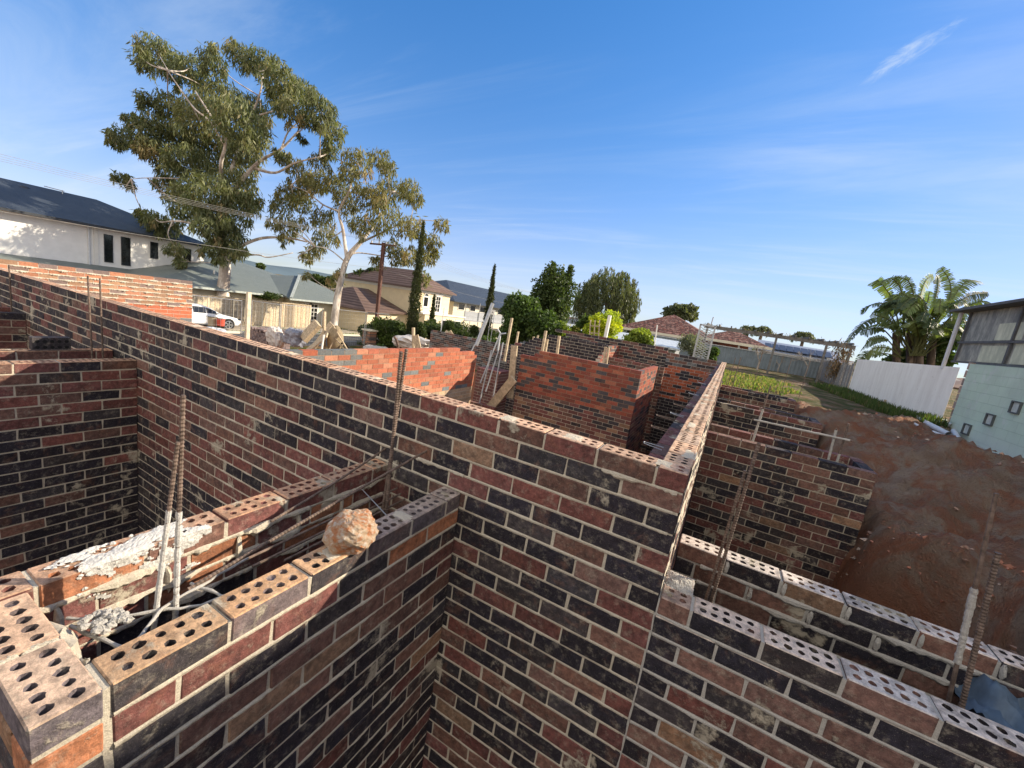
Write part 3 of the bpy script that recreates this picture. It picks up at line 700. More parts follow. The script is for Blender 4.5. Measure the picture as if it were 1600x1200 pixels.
def blades(name, fn, n, h0, h1, cols, rng, w=.012):
    m = MB(); vs = []; fs = []; cs = []
    for i in range(n):
        q = fn()
        if q is None: continue
        x, y = q; z = ghs(x, y)-.02; h = h0+(h1-h0)*rng.random()**1.6; a = rng.random()*6.28; ww = w*(.6+rng.random()); ln = h*.5*(rng.random()-.2); b_ = rng.random()*6.28
        dx, dy = cos(a)*ww, sin(a)*ww; lx, ly = cos(b_)*ln, sin(b_)*ln; k = len(vs)
        vs += [(x-dx, y-dy, z), (x+dx, y+dy, z), (x+lx*.4+dx*.8, y+ly*.4+dy*.8, z+h*.6), (x+lx*.4-dx*.8, y+ly*.4-dy*.8, z+h*.6), (x+lx, y+ly, z+h)]
        c = jc(pick(rng, *cols), rng, .25); fs += [(k, k+1, k+2, k+3), (k+3, k+2, k+4)]; cs += [c, c]
    m.add(vs, fs, cs); return tag(m.build(name, M_GRASSB), kind='stuff')
rg = np.random.default_rng(17)
FX = 4.9
def g1():
    y = 13.2+rg.random()*10; d = rg.random()**1.5*(.15+.09*(y-9)); x = FX-.08-d
    return (x, y)
tag(blades('grass', g1, 9000, .05, .28, (((.07, .11, .03), 3), ((.11, .14, .045), 1), ((.16, .14, .07), .5)), rg), 'dark green grass strip along the foot of the white fence')
def g2():
    x = -.3+rg.random()*4.2; y = 12.9+rg.random()*8.5
    if x > 1.9+.04*(y-13)+.3*S_(y*2) or rg.random() > .55+.5*S_(x*3.1+y*1.7)*S_(y*2.3-x): return None
    return (x, y)
tag(blades('weeds', g2, 20000, .03, .16, (((.13, .19, .05), 2.4), ((.21, .26, .07), 1.2), ((.30, .24, .15), 1.8)), rg, .022), 'bright green weeds and dry stalks behind the farthest right pier')
def g3():
    x = -20.6+rg.random()*4; y = 6+rg.random()*30
    return (x, y) if rg.random() < .5+.5*S_(x*1.3+y*.7) else None
def g4():
    return (-30.9+rg.random()*-1.2 if rg.random() < .5 else -28.55+rg.random()*.6, 14+rg.random()*14)
tag(blades('grass', g4, 3500, .04, .2, (((.13, .22, .04), 3), ((.2, .28, .06), 1)), rg, .04), 'bright verge grass in front of the timber fence across the street')

m = MB(); rr = np.random.default_rng(61)
for i in range(800):
    y = 1.6+rr.random()**1.2*12; x = 1.5+rr.random()*3.3; s_ = (.006+.018*rr.random()**4)*(1+.08*y); k = .7+.6*rr.random()
    if rr.random() < .35: x = 1.25+rr.random()*.9; y = 2.2+rr.random()*3; s_ *= 1.1
    vs = rr.normal(size=(6, 3))*.25+np.array([(1, 0, 0), (-1, 0, 0), (0, 1, 0), (0, -1, 0), (0, 0, .8), (0, 0, -.8)]); z = ghs(x, y)+.05*float(nz(np.array(x*1.3), np.array(y*1.3), 3, 9))
    m.add(vs*s_+np.array([x, y, z+.02]), [(0, 2, 4), (2, 1, 4), (1, 3, 4), (3, 0, 4), (2, 0, 5), (1, 2, 5), (3, 1, 5), (0, 3, 5)], jc(pick(rr, ((.34, .22, .165), 2), ((.46, .37, .30), 1), ((.40, .19, .13), 1.5)), rr))
tag(m.build('clods', M_ANYR), kind='stuff')
# small stones and litter on the dirt
for i, (px, py, s, c, lb) in enumerate(((1433, 790, .05, (.7, .68, .64), 'small white scrap lying on the red dirt, the one farther left'), (1537, 752, .05, (.8, .8, .78), 'white plastic scrap lying on the dirt below the glass blocks'), (1590, 790, .04, (.55, .5, .45), 'pale stone on the dirt at the right edge'))):
    p_ = on(2, -1.36, px, py); p_[2] = ghs(p_[0], p_[1])+.02
    m = MB(); m.ell(p_, (s, s*.6, s*.4), c, 9, 6, .4); tag(m.build('scrap', M_ANYR, loc=tuple(p_)), lb, 'scrap')

# ================================================================== RIGHT SIDE
# white corrugated fence
def corr(m, x, y0, y1, z0, z1, pitch=.076, amp=.009, top=None, col=(1, 1, 1), axis=1):
    n = int(abs(y1-y0)/(pitch/4)); vs = []
    for i in range(n+1):
        y = y0+(y1-y0)*i/n; o = amp*S_(2*pi*i/4); zt = z1 if top is None else top(i/n)
        for z in (z0, zt): vs.append((x+o, y, z) if axis == 1 else (y, x+o, z))
    m.add(vs, [(i*2, i*2+1, i*2+3, i*2+2) for i in range(n)], col)
def metal_fence_mat(name, c0, c1):
    M_, nt, b = newmat(name, .6, .35); p = pos(nt, (1, 1, .18))
    c = mix(nt, ramp(nt, noise(nt, p, 3.5, 7, .7), .35, .7), c0, c1)
    c = mix(nt, ramp(nt, noise(nt, pos(nt), 9, 6, .7), .6, .75, 0, .5), c, (.30, .24, .19)); nt.links.new(c, b.inputs['Base Color']); return M_
M_WFENCE = metal_fence_mat('painted_iron', (.92, .89, .84), (.80, .76, .71))
t = thing('corrugated_fence', 'white painted corrugated iron fence standing between the paling fence and the pale green wall', 'fence', (FX+.03, 18, -1.3))
m = MB(); corr(m, FX+.03, 13.95, 23.2, -1.20, .28, top=lambda u: .30-.09*u); m.build('iron_sheet', M_WFENCE, t)
m = MB(); m.box((FX+.0, 13.9, -1.6), (FX+.10, 23.2, -1.21)); m.build('concrete_plinth', M_CREAM2, t)
p_ = on(0, FX-.02, 1382, 640); plankp = MB(); plankp.beam((FX-.08, p_[1], -1.6), (FX-.06, p_[1]+.05, -1.02), .07, .07)
tag(plankp.build('timber_stake', M_WOOD, loc=(FX-.08, p_[1], -1.4)), 'short pale stake leaning at the foot of the white fence', 'stake')
# paling fence farther back
t = thing('paling_fence', 'old grey paling fence with dark gaps behind the grass, left of the white corrugated fence', 'fence', (FX, 28, -1.4))
rng = np.random.default_rng(41); m = MB(); y = 23.4
while y < 33.5:
    w_ = .13+rng.random()*.03; h_ = (-.02 if y < 27 else .10)+(rng.random()-.5)*.16-.028*(y-23); m.box((FX+.02+rng.random()*.02, y, -1.6), (FX+.05, y+w_, h_), jc((.30, .28, .26), rng)); y += w_+.02+(.05 if rng.random() < .2 else 0)
m.build('palings', M_ANYR, t)
m = MB(); m.box((FX+.055, 23.3, -.35), (FX+.11, 33.5, -.26)); m.box((FX+.055, 23.3, -1.2), (FX+.11, 33.5, -1.1)); m.build('rail', M_WOODDK, t)
# grey metal fence across the back
t = thing('metal_fence', 'blue-grey sheet metal fence across the back of the weedy yard', 'fence', (-1, 31, -1.3))
m = MB(); corr(m, 31.0, -6.5, 4.9, -1.7, -.25, .2, .02, axis=0, top=lambda u: -.18-.08*u); m.build('sheet', plain('grey_sheet', (.20, .24, .27), .6, .3, 0, .15, 2), t)
m = MB(); m.box((-6.5, 30.95, -.24), (4.9, 31.03, -.18)); m.build('top_rail', M_STEEL, t)

# pale green block wall with vents and the shed on top
M_MINT, nt, b = newmat('green_blockwork', .8, .25); p = pos(nt)
bt = N(nt, 'ShaderNodeTexBrick'); mpn = N(nt, 'ShaderNodeMapping'); mpn.inputs['Rotation'].default_value = (pi/2, 0, pi/2)
sx = N(nt, 'ShaderNodeSeparateXYZ'); nt.links.new(p, sx.inputs[0]); cx = N(nt, 'ShaderNodeCombineXYZ'); nt.links.new(sx.outputs[1], cx.inputs[0]); nt.links.new(sx.outputs[2], cx.inputs[1])
nt.links.new(cx.outputs[0], bt.inputs['Vector'])
for k_, v_ in (('Scale', 1), ('Brick Width', .40), ('Row Height', .20), ('Mortar Size', .006), ('Mortar Smooth', .6)): bt.inputs[k_].default_value = v_
bt.inputs['Color1'].default_value = (.62, .74, .58, 1); bt.inputs['Color2'].default_value = (.59, .71, .55, 1); bt.inputs['Mortar'].default_value = (.48, .59, .45, 1)
c = mix(nt, ramp(nt, noise(nt, p, 3, 8, .7, .4), .52, .72), bt.outputs['Color'], (.70, .75, .66))
c = mix(nt, ramp(nt, noise(nt, p, 1.2, 5, .6), .4, .7, 0, .45), c, (.46, .52, .44))
c = mix(nt, ramp(nt, sx.outputs[2], -.75, -1.3, 0, .6), c, (.68, .72, .64))
nt.links.new(c, b.inputs['Base Color']); iv = N(nt, 'ShaderNodeMath', operation='SUBTRACT'); iv.inputs[0].default_value = 1; nt.links.new(bt.outputs['Fac'], iv.inputs[1]); bump(nt, b, iv.outputs[0], .5, .012)
YE = 13.45
t = thing('block_wall', 'pale green painted block wall with three glass-block openings at the right edge', 'wall', (FX+.1, 11, -1.4))
m = MB(); m.box((FX, 2, -1.27), (FX+.2, YE, .41)); m.build('blockwork', M_MINT, t)
m = MB(); m.box((FX-.06, 2, -1.7), (FX+.24, YE+.05, -1.272)); m.build('concrete_footing', M_MORTGREY, t)
m = MB(); rng = np.random.default_rng(2); z = -1.25
while z < .38: m.box((FX+.02, YE+.003, z), (FX+.19, YE+.12+.08*rng.random(), z+.17), jc((.42, .30, .24), rng)); z += .19
m.build('rough_brick_end', M_ANYR, t)
for (px, py) in ((1411, 669), (1446, 656), (1488, 636)):
    pass
for (px, py) in ((1511.5, 671), (1547.5, 656), (1588.5, 637)):
    q = on(0, FX, px, py); y, z = q[1], q[2]; m = MB()
    for (a0, a1, c0, c1) in ((-.15, .15, .095, .12), (-.15, .15, -.12, -.095), (-.15, -.122, -.095, .095), (.122, .15, -.095, .095)): m.box((FX-.035, y+a0, z+c0), (FX+.02, y+a1, z+c1), (.10, .11, .11))
    fr = m.build('glass_block', M_ANY, t); m = MB(); m.box((FX-.004, y-.121, z-.094), (FX+.01, y+.121, z+.094), (.62, .64, .58)); g = m.build('pane', M_ANY, None, loc=LOC[t.name]); g.parent = fr; g.location = (0, 0, 0)
# shed with clear corrugated wall
M_ROOFSH = plain('shed_roof', (.12, .12, .12), .7)
t = thing('shed', 'old shed wall of cloudy corrugated sheeting and dark frames above the pale green wall', 'shed', (FX+.25, 11, .4))
M_CLOUDY, nt, b = newmat('cloudy_sheet', .35, .5); p = pos(nt, (1, 1, .3))
nt.links.new(mix(nt, ramp(nt, noise(nt, p, 6, 7, .7), .35, .7), (.17, .18, .18), (.42, .43, .39)), b.inputs['Base Color'])
M_CLOUDL, nt, b = newmat('cloudy_sheet_clear', .35, .5); p = pos(nt, (1, 1, .3))
nt.links.new(mix(nt, ramp(nt, noise(nt, p, 5, 7, .7), .35, .7), (.42, .45, .36), (.66, .68, .54)), b.inputs['Base Color'])
m = MB(); corr(m, FX+.16, 6, 14.75, .44, 1.66, .076, .009, top=lambda u: 1.70-.0*u); m.build('cloudy_sheeting', M_CLOUDY, t)
m = MB()
for (pa, pb, qa, qb) in (((1520, 510), (1555, 545), 0, 0),): pass
for (y0, y1, z0, z1) in ((12.2, 13.2, .98, 1.35), (11.55, 12.1, .95, 1.38), (12.6, 13.6, .48, .86), (11.4, 12.35, .48, .90), (10.2, 11.2, .5, 1.4)): corr(m, FX+.145, y0, y1, z0, z1, .076, .009)
m.build('clear_panel', M_CLOUDL, t)
for (a, b_) in (((14.6, .42), (14.6, 1.7)), ((13.7, .42), (13.7, .45)), ((12.45, .42), (12.45, 1.7)), ((11.3, .42), (11.3, 1.7)), ((10.1, .42), (10.1, 1.7))):
    if abs(b_[1]-a[1]) < .1: continue
    m = MB(); m.box((FX+.10, a[0]-.03, a[1]), (FX+.135, a[0]+.03, b_[1])); m.build('frame_post', M_ROOFSH, t)
for z in (.44, .93): m = MB(); m.box((FX+.085, 6, z-.025), (FX+.10, 14.7, z+.025)); m.build('frame_rail', M_ROOFSH, t)
m = MB(); m.box((FX-.14, 5, 1.70), (FX+4.6, 15.05, 1.76)); m.build('roof_edge', M_ROOFSH, t)
m = MB(); m.box((FX+.25, -6, -1.6), (FX+7, 6.60, 2.80)); m.build('tall_end', M_CREAM2, t); m = MB(); m.box((FX-.05, -6.2, 2.82), (FX+7.3, 6.62, 2.93)); m.build('tall_end_roof', M_ROOFSH, t)
m = MB(); m.tube([(FX+.03, 14.86, 1.69), (FX+.03, 14.86, .22)], .045, 10); m.build('downpipe', M_PIPE, t)

# pipes at the wall foot
GP = 'pale plastic pipes dumped at the wall foot'
for i, (p0, p1, r, lb) in enumerate((((1420, 660), (1483, 678), .055, 'pale plastic pipe lying at the wall foot, farthest left of its heap'), ((1428, 664), (1480, 686), .06, 'thick pale plastic pipe lying in front of the heap by the wall'), ((1455, 682), (1478, 690), .03, 'thin pale pipe lying nearest in the heap by the wall'), ((1487, 682), (1499, 694), .05, 'short pale pipe offcut lying right of the pipe heap'), ((1440, 663), (1475, 668), .04, 'thin pale pipe lying behind the heap by the wall'), ((1421, 668), (1434, 673), .03, 'stub of pale pipe left of the pipe heap'))):
    a = on(2, -1.28, *p0); b_ = on(2, -1.28, *p1); z0 = max(ghs(a[0], a[1]), -1.40)+r+.01; z1 = max(ghs(b_[0], b_[1]), -1.40)+r+.01
    m = MB(); ax_ = (a[0], a[1], z0), (b_[0], b_[1], z1)
    m.tube(ax_, r, 14, cap=False); m.tube(ax_[::-1], r*.88, 14, cap=False)
    tag(m.build('plastic_pipe', M_PIPE, loc=ax_[0], smooth=True), lb, 'pipe', GP)

# ================================================================== TREES
def leaves(m, c, r, n, rng, cols, lw=.09, ll=.30, droop=.6, shell=.45, jitc=.3):
    c = np.array(c); r = np.array(r)
    d = rng.normal(size=(n, 3)); d /= np.linalg.norm(d, axis=1)[:, None]
    rad = shell+(1-shell)*rng.random(n)**.6
    # bumpy outline
    rad *= 1+.22*np.sin(d[:, 0]*5+c[0]*3)*np.sin(d[:, 2]*6+c[1]*2)
    P = c+d*rad[:, None]*r
    ax = rng.normal(size=(n, 3)); ax[:, 2] -= droop*2; ax /= np.linalg.norm(ax, axis=1)[:, None]
    s = np.cross(ax, rng.normal(size=(n, 3))); s /= np.linalg.norm(s, axis=1)[:, None]
    L = ll*(.6+.8*rng.random(n))[:, None]; W = lw*(.6+.8*rng.random(n))[:, None]
    V = np.stack([P-s*W*.15, P+ax*L*.5-s*W*.5, P+ax*L, P+ax*L*.5+s*W*.5], 1).reshape(-1, 3)
    b0 = m.n; m.V.append(V); m.n += len(V)
    base = pick(rng, *cols)
    for i in range(n):
        k = b0+4*i; m.F.append((k, k+1, k+2, k+3)); m.M.append(0)
        m.C.append(jc(base if rng.random() < .7 else pick(rng, *cols), rng, jitc))
def limb(m, pts, r0, r1, n=8, jit=.06):
    P = [np.array(p, float) for p in pts]; out = []
    for i in range(len(P)-1):
        for s in range(5):
            u = s/5; a = P[max(i-1, 0)]; b = P[i]; c = P[i+1]; d = P[min(i+2, len(P)-1)]
            out.append(.5*((2*b)+(-a+c)*u+(2*a-5*b+4*c-d)*u*u+(-a+3*b-3*c+d)*u**3))
    out.append(P[-1]); k = len(out)-1
    m.tube(out, [r0+(r1-r0)*(i/k)**.8 for i in range(k+1)], n, jit=jit)
GUM = (((.15, .17, .078), 3), ((.21, .215, .105), 1.6), ((.115, .135, .065), 1.5), ((.28, .23, .12), .5))
def pt(px, py, dep): return at(px, py, dep)
def gumtree(label, trunk, tr, branches, clumps, dep, seed, cols, dens=1.0):
    rng = np.random.default_rng(seed); base = pt(*trunk[0][:2], dep)
    t = thing('gum_tree', label, 'gum tree', tuple(base))
    m = MB(); limb(m, [pt(x, y, dep+(dz if dz else 0)) for (x, y, dz) in trunk], tr[0], tr[1], 12); m.build('trunk', M_BARK, t, smooth=True)
    cl = []
    for (x, y, r) in clumps:
        R_ = r*dep/FPX; dz = (rng.random()-.5)*7.0*(1 if r > 18 else .3); cl.append((np.array(pt(x, y, dep+dz)), R_))
    for (pts, r0, r1) in branches:
        m = MB(); limb(m, [pt(x, y, dep+dz) for (x, y, dz) in pts], r0, r1, 8); m.build('limb', M_BARK, t, smooth=True)
    # twigs reaching every clump from the nearest limb point
    nodes = [np.array(pt(x, y, dep+dz)) for (pts, _, _) in branches for (x, y, dz) in pts]+[np.array(pt(x, y, dep+dz)) for (x, y, dz) in trunk[2:]]
    m = MB()
    for (c, R_) in cl:
        nd = min(nodes, key=lambda q: np.linalg.norm(q-c)+(.6 if q[2] > c[2]+.5 else 0)); mid = (nd+c)/2+rng.normal(size=3)*.25+np.array([0, 0, -.1])
        limb(m, [nd, mid, c], .055, .015, 5)
        for _ in range(3):
            e = c+rng.normal(size=3)*R_*.45; m.tube([c-(c-mid)*.3, e], [.02, .006], 4)
    tag(m.build('twigs', M_BARK, t), kind='stuff')
    m = MB()
    for (c, R_) in cl:
        n = int(850*dens*(R_/1.3)**2)+15
        leaves(m, c, (R_*.98, R_*.98, R_*.86), int(n*1.15), rng, cols, .085, .42, 1.0, .35)
        for _ in range(int(1+5*R_)):      # hanging tufts on the rim
            d = rng.normal(size=3); d /= np.linalg.norm(d); q = c+d*R_*1.0; q[2] -= R_*.12
            leaves(m, q, (R_*.26, R_*.26, R_*.40), int(60*dens), rng, cols, .08, .42, 1.3, .2)
    m.build('crown', M_LEAF, t); return t
C1 = [(245, 80, 34), (222, 92, 18), (272, 112, 22), (300, 103, 24), (332, 92, 22), (380, 88, 28), (412, 96, 28), (442, 125, 30), (475, 142, 25), (455, 168, 22), (432, 150, 20),
 (340, 150, 40), (312, 182, 42), (372, 190, 40), (398, 168, 28), (262, 160, 26), (240, 192, 24), (224, 150, 13), (272, 212, 32), (196, 213, 22), (177, 212, 11), (212, 188, 16), (228, 230, 20),
 (188, 276, 11), (200, 287, 9), (330, 240, 44), (380, 236, 36), (292, 252, 36), (252, 247, 20), (404, 215, 22), (320, 300, 38), (370, 288, 34), (265, 290, 24), (290, 322, 30), (350, 338, 34), (386, 318, 24),
 (240, 340, 18), (262, 355, 20), (225, 335, 12), (276, 388, 15), (283, 408, 11), (335, 385, 20), (362, 368, 24), (322, 352, 22), (372, 392, 14), (345, 405, 9), (500, 168, 26), (520, 200, 22), (484, 186, 16), (516, 232, 16), (440, 243, 14), (470, 215, 8)]
gumtree('tallest gum tree, its pale trunk rising behind the white car', [(352, 520, 0), (348, 470, 0), (352, 410, 0), (348, 360, .3), (352, 300, .5)], (.52, .22),
 [([(352, 405, 0), (330, 375, -.4), (300, 350, -.8), (270, 345, -1)], .20, .05), ([(352, 400, 0), (375, 385, .4), (410, 372, .8), (450, 372, 1), (480, 378, 1)], .17, .05), ([(356, 402, 0), (400, 398, .5), (420, 402, .8), (458, 395, 1.4)], .08, .03),
  ([(352, 330, .4), (372, 290, .2), (395, 262, .2), (412, 248, .2), (440, 232, 0), (466, 205, 0)], .22, .06), ([(440, 232, 0), (455, 200, .4), (500, 170, .3)], .08, .03), ([(395, 262, .3), (430, 270, 0), (460, 255, -.4), (500, 245, -.6)], .12, .04),
  ([(352, 300, .5), (345, 260, -1.2), (352, 222, -2.2), (335, 190, -2.6), (305, 142, -2.8)], .16, .04), ([(350, 225, -2.2), (328, 190, -2.6), (300, 165, -2.4), (262, 110, -1.6)], .09, .03), ([(360, 270, .5), (380, 210, 1), (405, 150, .6), (412, 110, .5)], .14, .04),
  ([(405, 180, .8), (440, 168, .4), (452, 150, .3)], .07, .02), ([(348, 300, 0), (300, 270, .4), (250, 240, .8), (205, 215, .6)], .11, .03), ([(320, 290, 0), (285, 280, -.4), (230, 278, -.8), (205, 280, -.9)], .06, .02)],
 [(a_, b_, c_*.90) for a_, b_, c_ in C1], 30.5, 101, GUM, 1.0)
C2 = [(560, 250, 24), (545, 272, 18), (592, 245, 20), (605, 262, 18), (640, 290, 20), (648, 312, 17), (612, 300, 30), (572, 308, 26), (540, 320, 26), (602, 340, 30), (640, 350, 22), (562, 350, 22), (510, 368, 22), (492, 392, 17), (478, 402, 12), (505, 340, 24), (530, 290, 22),
 (690, 350, 14), (676, 372, 16), (662, 400, 18), (680, 396, 11), (640, 400, 20), (616, 388, 20), (664, 430, 12), (524, 438, 14), (530, 425, 10), (480, 428, 6), (585, 300, 20), (482, 290, 24), (465, 262, 20), (452, 296, 20), (440, 320, 24), (470, 312, 26), (500, 280, 24), (432, 348, 16), (460, 350, 20), (445, 370, 11), (500, 250, 20), (655, 365, 12), (590, 408, 12)]
GUM2 = (((.19, .19, .08), 3), ((.26, .235, .11), 1.6), ((.18, .175, .08), 1.5), ((.36, .27, .14), .8))
gumtree('shorter gum tree with a leaning white trunk and thinner brownish crown', [(518, 545, 0), (524, 490, 0), (530, 450, 0), (542, 405, 0), (562, 380, 0), (578, 360, .2)], (.34, .13),
 [([(542, 405, 0), (536, 360, .3), (530, 330, .4), (545, 300, .3), (555, 262, .2), (566, 250, 0)], .15, .04), ([(560, 382, 0), (578, 362, .2), (592, 340, .5), (612, 300, .6)], .12, .03), ([(562, 380, 0), (600, 362, -.3), (640, 345, -.5), (680, 345, -.6)], .10, .02),
  ([(530, 330, .4), (505, 320, 0), (480, 300, -.5), (455, 290, -.8)], .08, .02), ([(545, 400, 0), (560, 395, .8), (600, 400, 1.2), (655, 405, 1)], .08, .02), ([(540, 410, 0), (515, 390, -.5), (492, 385, -.7)], .06, .02)],
 [(a_, b_, c_*.86) for a_, b_, c_ in C2], 31.5, 102, GUM2, .6)

def bush(name, label, cat, px, py, dep, rpx, asp, cols, seed, n=1500, ll=.16, lw=.09, droop=.1, group=None, lobes=9, trunkpy=None, tr=.08, shell=.5, spread=.62):
    """a crown of leaf lobes on a short stem; asp = height / width"""
    rng = np.random.default_rng(seed); c = pt(px, py, dep); R_ = rpx*dep/FPX
    bz = c[2]-R_*asp*1.05 if trunkpy is None else pt(px, trunkpy, dep)[2]
    t = thing(name, label, cat, (c[0], c[1], bz), group)
    m = MB(); limb(m, [(c[0], c[1], bz-.3), (c[0]+.03, c[1], (bz+c[2])/2), (c[0], c[1], c[2])], tr, tr*.4, 7)
    m.build('stem', M_BARKDK, t, smooth=True)
    m = MB(); per = int(2.6*n/(lobes+1)); R_ *= 1.12; lw *= 1.25; leaves(m, c, (R_*.72, R_*.72, R_*.72*asp), per*2, rng, cols, lw, ll, droop, .3)
    for i in range(lobes):
        d = rng.normal(size=3); d /= np.linalg.norm(d); q = c+d*np.array((R_, R_, R_*asp))*spread*(.8+.4*rng.random())
        k = R_*(.30+.22*rng.random()); leaves(m, q, (k, k, k*min(asp, 1.3)), per, rng, cols, lw, ll, droop, shell)
    if name in ('clipped_shrub', 'garden_bush', 'citrus_tree', 'shrub'):
        for i in range(5):
            q = c+np.array([(rng.random()-.5)*R_*1.2, (rng.random()-.5)*R_*1.2, -R_*asp*(.6+.8*rng.random())]); k = R_*.5; leaves(m, q, (k, k, k*.7), per, rng, cols, lw, ll, droop, shell)
    m.build('crown', M_LEAF, t); return t
DG = (((.055, .085, .025), 3), ((.09, .12, .035), 1)); MG = (((.075, .125, .032), 3), ((.12, .17, .045), 1), ((.055, .09, .028), 1.3)); YG = (((.56, .60, .04), 3), ((.38, .46, .05), 1.2)); WG = (((.105, .125, .055), 3), ((.15, .165, .075), 1.3), ((.07, .09, .04), 1)); HZ = (((.12, .14, .085), 2), ((.09, .11, .06), 1))
def cypress(label, px, pyt, pyb, dep, wpx, seed, group=None):
    rng = np.random.default_rng(seed); a = pt(px, pyb, dep); H = pt(px, pyt, dep); top = a.copy(); h = (H[2]-a[2]); W = wpx*dep/FPX/2*.8
    t = thing('cypress', label, 'cypress', tuple(a), group)
    m = MB(); m.tube([a-np.array([0, 0, .8]), a+np.array([0, 0, h*.9])], [.10, .02], 6); m.build('trunk', M_BARKDK, t)
    m = MB(); k = int(26*h/4)
    for i in range(k):
        u = i/k; r = W*(min(1, .55+u*2.2) if u < .2 else 1)*(1-max(0, (u-.25)/.75)**1.35)+.03
        off = rng.normal(size=2)*r*.12
        leaves(m, (a[0]+off[0], a[1]+off[1], a[2]+h*u), (r, r, h/k*1.6), int(110+260*r), rng, (((.05, .062, .026), 3), ((.075, .085, .035), 1)), .05, .17, -1.1, .7, .3)
    m.build('crown', M_LEAF, t)
cypress('tall narrow dark cypress standing in front of the cream house', 640, 352, 545, 29.5, 20, 201)
cypress('narrow dark cypress standing alone against the sky right of the cream house', 757, 415, 530, 36, 15, 202)
cypress('small young cypress at the foot of the cream house front', 672, 462, 520, 33, 8, 203)
bush('broad_tree', 'tall dark dense broadleaf tree behind the citrus, with a pointed double top', 'tree', 869, 462, 30, 33, 1.25, DG, 210, 3600, .2, .12, lobes=16, trunkpy=560, tr=.16)
bush('tree_top', 'tall dark leafy shoot', 'tree', 857, 424, 30, 9, 2.0, DG, 211, 420, .2, .11, lobes=4) if False else None
for (px, py, r, a_, s) in ((862, 428, 8, 2.4, 212), (889, 432, 8, 2.2, 213)):
    rng = np.random.default_rng(s); m = MB(); c = pt(px, py, 30); R_ = r*30/FPX
    for q in range(5): leaves(m, c+np.array([0, 0, (q-2)*R_*.75]), (R_*(.95-.14*q), R_*(.95-.14*q), R_*.6), 120, rng, DG, .12, .22, -.6, .3)
    par = [o for o in bpy.data.objects if o.name == 'broad_tree'][0]; m.build('leader_shoot', M_LEAF, par)
# willow-like tree
rng = np.random.default_rng(220); c = pt(950, 466, 38); R_ = 47*38/FPX
t = thing('weeping_tree', 'big rounded pale-green weeping tree behind the brick site', 'tree', tuple(pt(950, 540, 38)))
m = MB(); limb(m, [pt(950, 560, 38), pt(949, 500, 38), pt(948, 450, 38)], .3, .12, 9)
for i in range(9): d = rng.normal(size=3); d[2] = abs(d[2]); d /= np.linalg.norm(d); limb(m, [pt(949, 490, 38), c+d*R_*.4, c+d*R_*.8], .10, .02, 6)
m.build('trunk', M_BARKDK, t, smooth=True); m = MB()
for i in range(330):
    d = rng.normal(size=3); d[2] = d[2]*.8+.25; d /= np.linalg.norm(d); rr = .55+.45*rng.random()**.5; q = c+d*np.array((R_*1.08, R_*1.08, R_))*rr; L_ = R_*(.35+.35*rng.random())
    for s in range(5): leaves(m, q-np.array([0, 0, L_*s/4]), (.17, .17, L_*.16), 13, rng, WG, .07, .34, 1.6, .1)
m.build('crown', M_LEAF, t)
bush('citrus_tree', 'glossy dark green citrus tree with a lighter right side, beside the brick site', 'tree', 817, 490, 24, 30, .9, MG, 230, 3400, .17, .11, lobes=14, trunkpy=570, tr=.1)
bush('citrus_tree', 'lower leafy tree merging with the citrus, right of it', 'tree', 848, 504, 23, 24, .8, MG, 231, 1700, .16, .1, lobes=9, trunkpy=555, tr=.07)
bush('shrub', 'fresh green shrub under the dark pointed tree', 'shrub', 874, 512, 24, 20, .6, (((.16, .22, .03), 2), ((.10, .15, .03), 2)), 232, 900, .14, .09)
bush('shrub', 'small yellow-orange tinted shrub on top of the brown cross wall, left end', 'shrub', 898, 514, 25, 9, .7, (((.22, .22, .04), 2), ((.12, .15, .03), 2)), 233, 500, .14, .09)
bush('shrub', 'bright yellow-green shrub, the biggest behind the brown cross wall', 'shrub', 940, 508, 22, 25, .8, YG, 234, 2600, .13, .09, lobes=12)
bush('shrub', 'darker green bush left of the bright yellow-green shrub', 'shrub', 918, 507, 23, 14, .9, MG, 235, 1000, .13, .09)
bush('shrub', 'flat yellow-green shrub in front of the white shed', 'shrub', 1003, 525, 21, 20, .42, (((.24, .30, .05), 2), ((.14, .19, .04), 2)), 236, 1500, .14, .08, -.5)
bush('broad_tree', 'distant round tree rising over the red tiled roof', 'tree', 1065, 487, 60, 26, .50, HZ, 237, 1900, .42, .26, lobes=13, shell=.3)
bush('olive_shrub', 'grey wispy shrub in front of the lattice frame', 'shrub', 1082, 540, 20, 18, 1.0, (((.19, .21, .15), 2), ((.13, .14, .10), 1)), 238, 1100, .16, .03, -.6, lobes=8, shell=.1)
bush('shrub', 'small green bush beside the lattice frame', 'shrub', 1112, 551, 19, 8, .9, MG, 239, 500, .12, .08)
bush('broad_tree', 'dark tree between the leaning gum and the cream house', 'tree', 578, 440, 46, 22, 1.0, DG, 240, 2400, .3, .18, lobes=12, trunkpy=520, tr=.2)
bush('broad_tree', 'distant dark treetop over the grey roof, right part', 'tree', 517, 441, 55, 13, .6, DG, 241, 700, .35, .2)
bush('broad_tree', 'distant dark treetop just left of the leaning gum trunk', 'tree', 497, 436, 55, 10, .55, DG, 242, 500, .35, .2)
bush('broad_tree', 'tiny distant treetop above the grey roof ridge', 'tree', 406, 416, 70, 6, .6, DG, 243, 260, .35, .2)
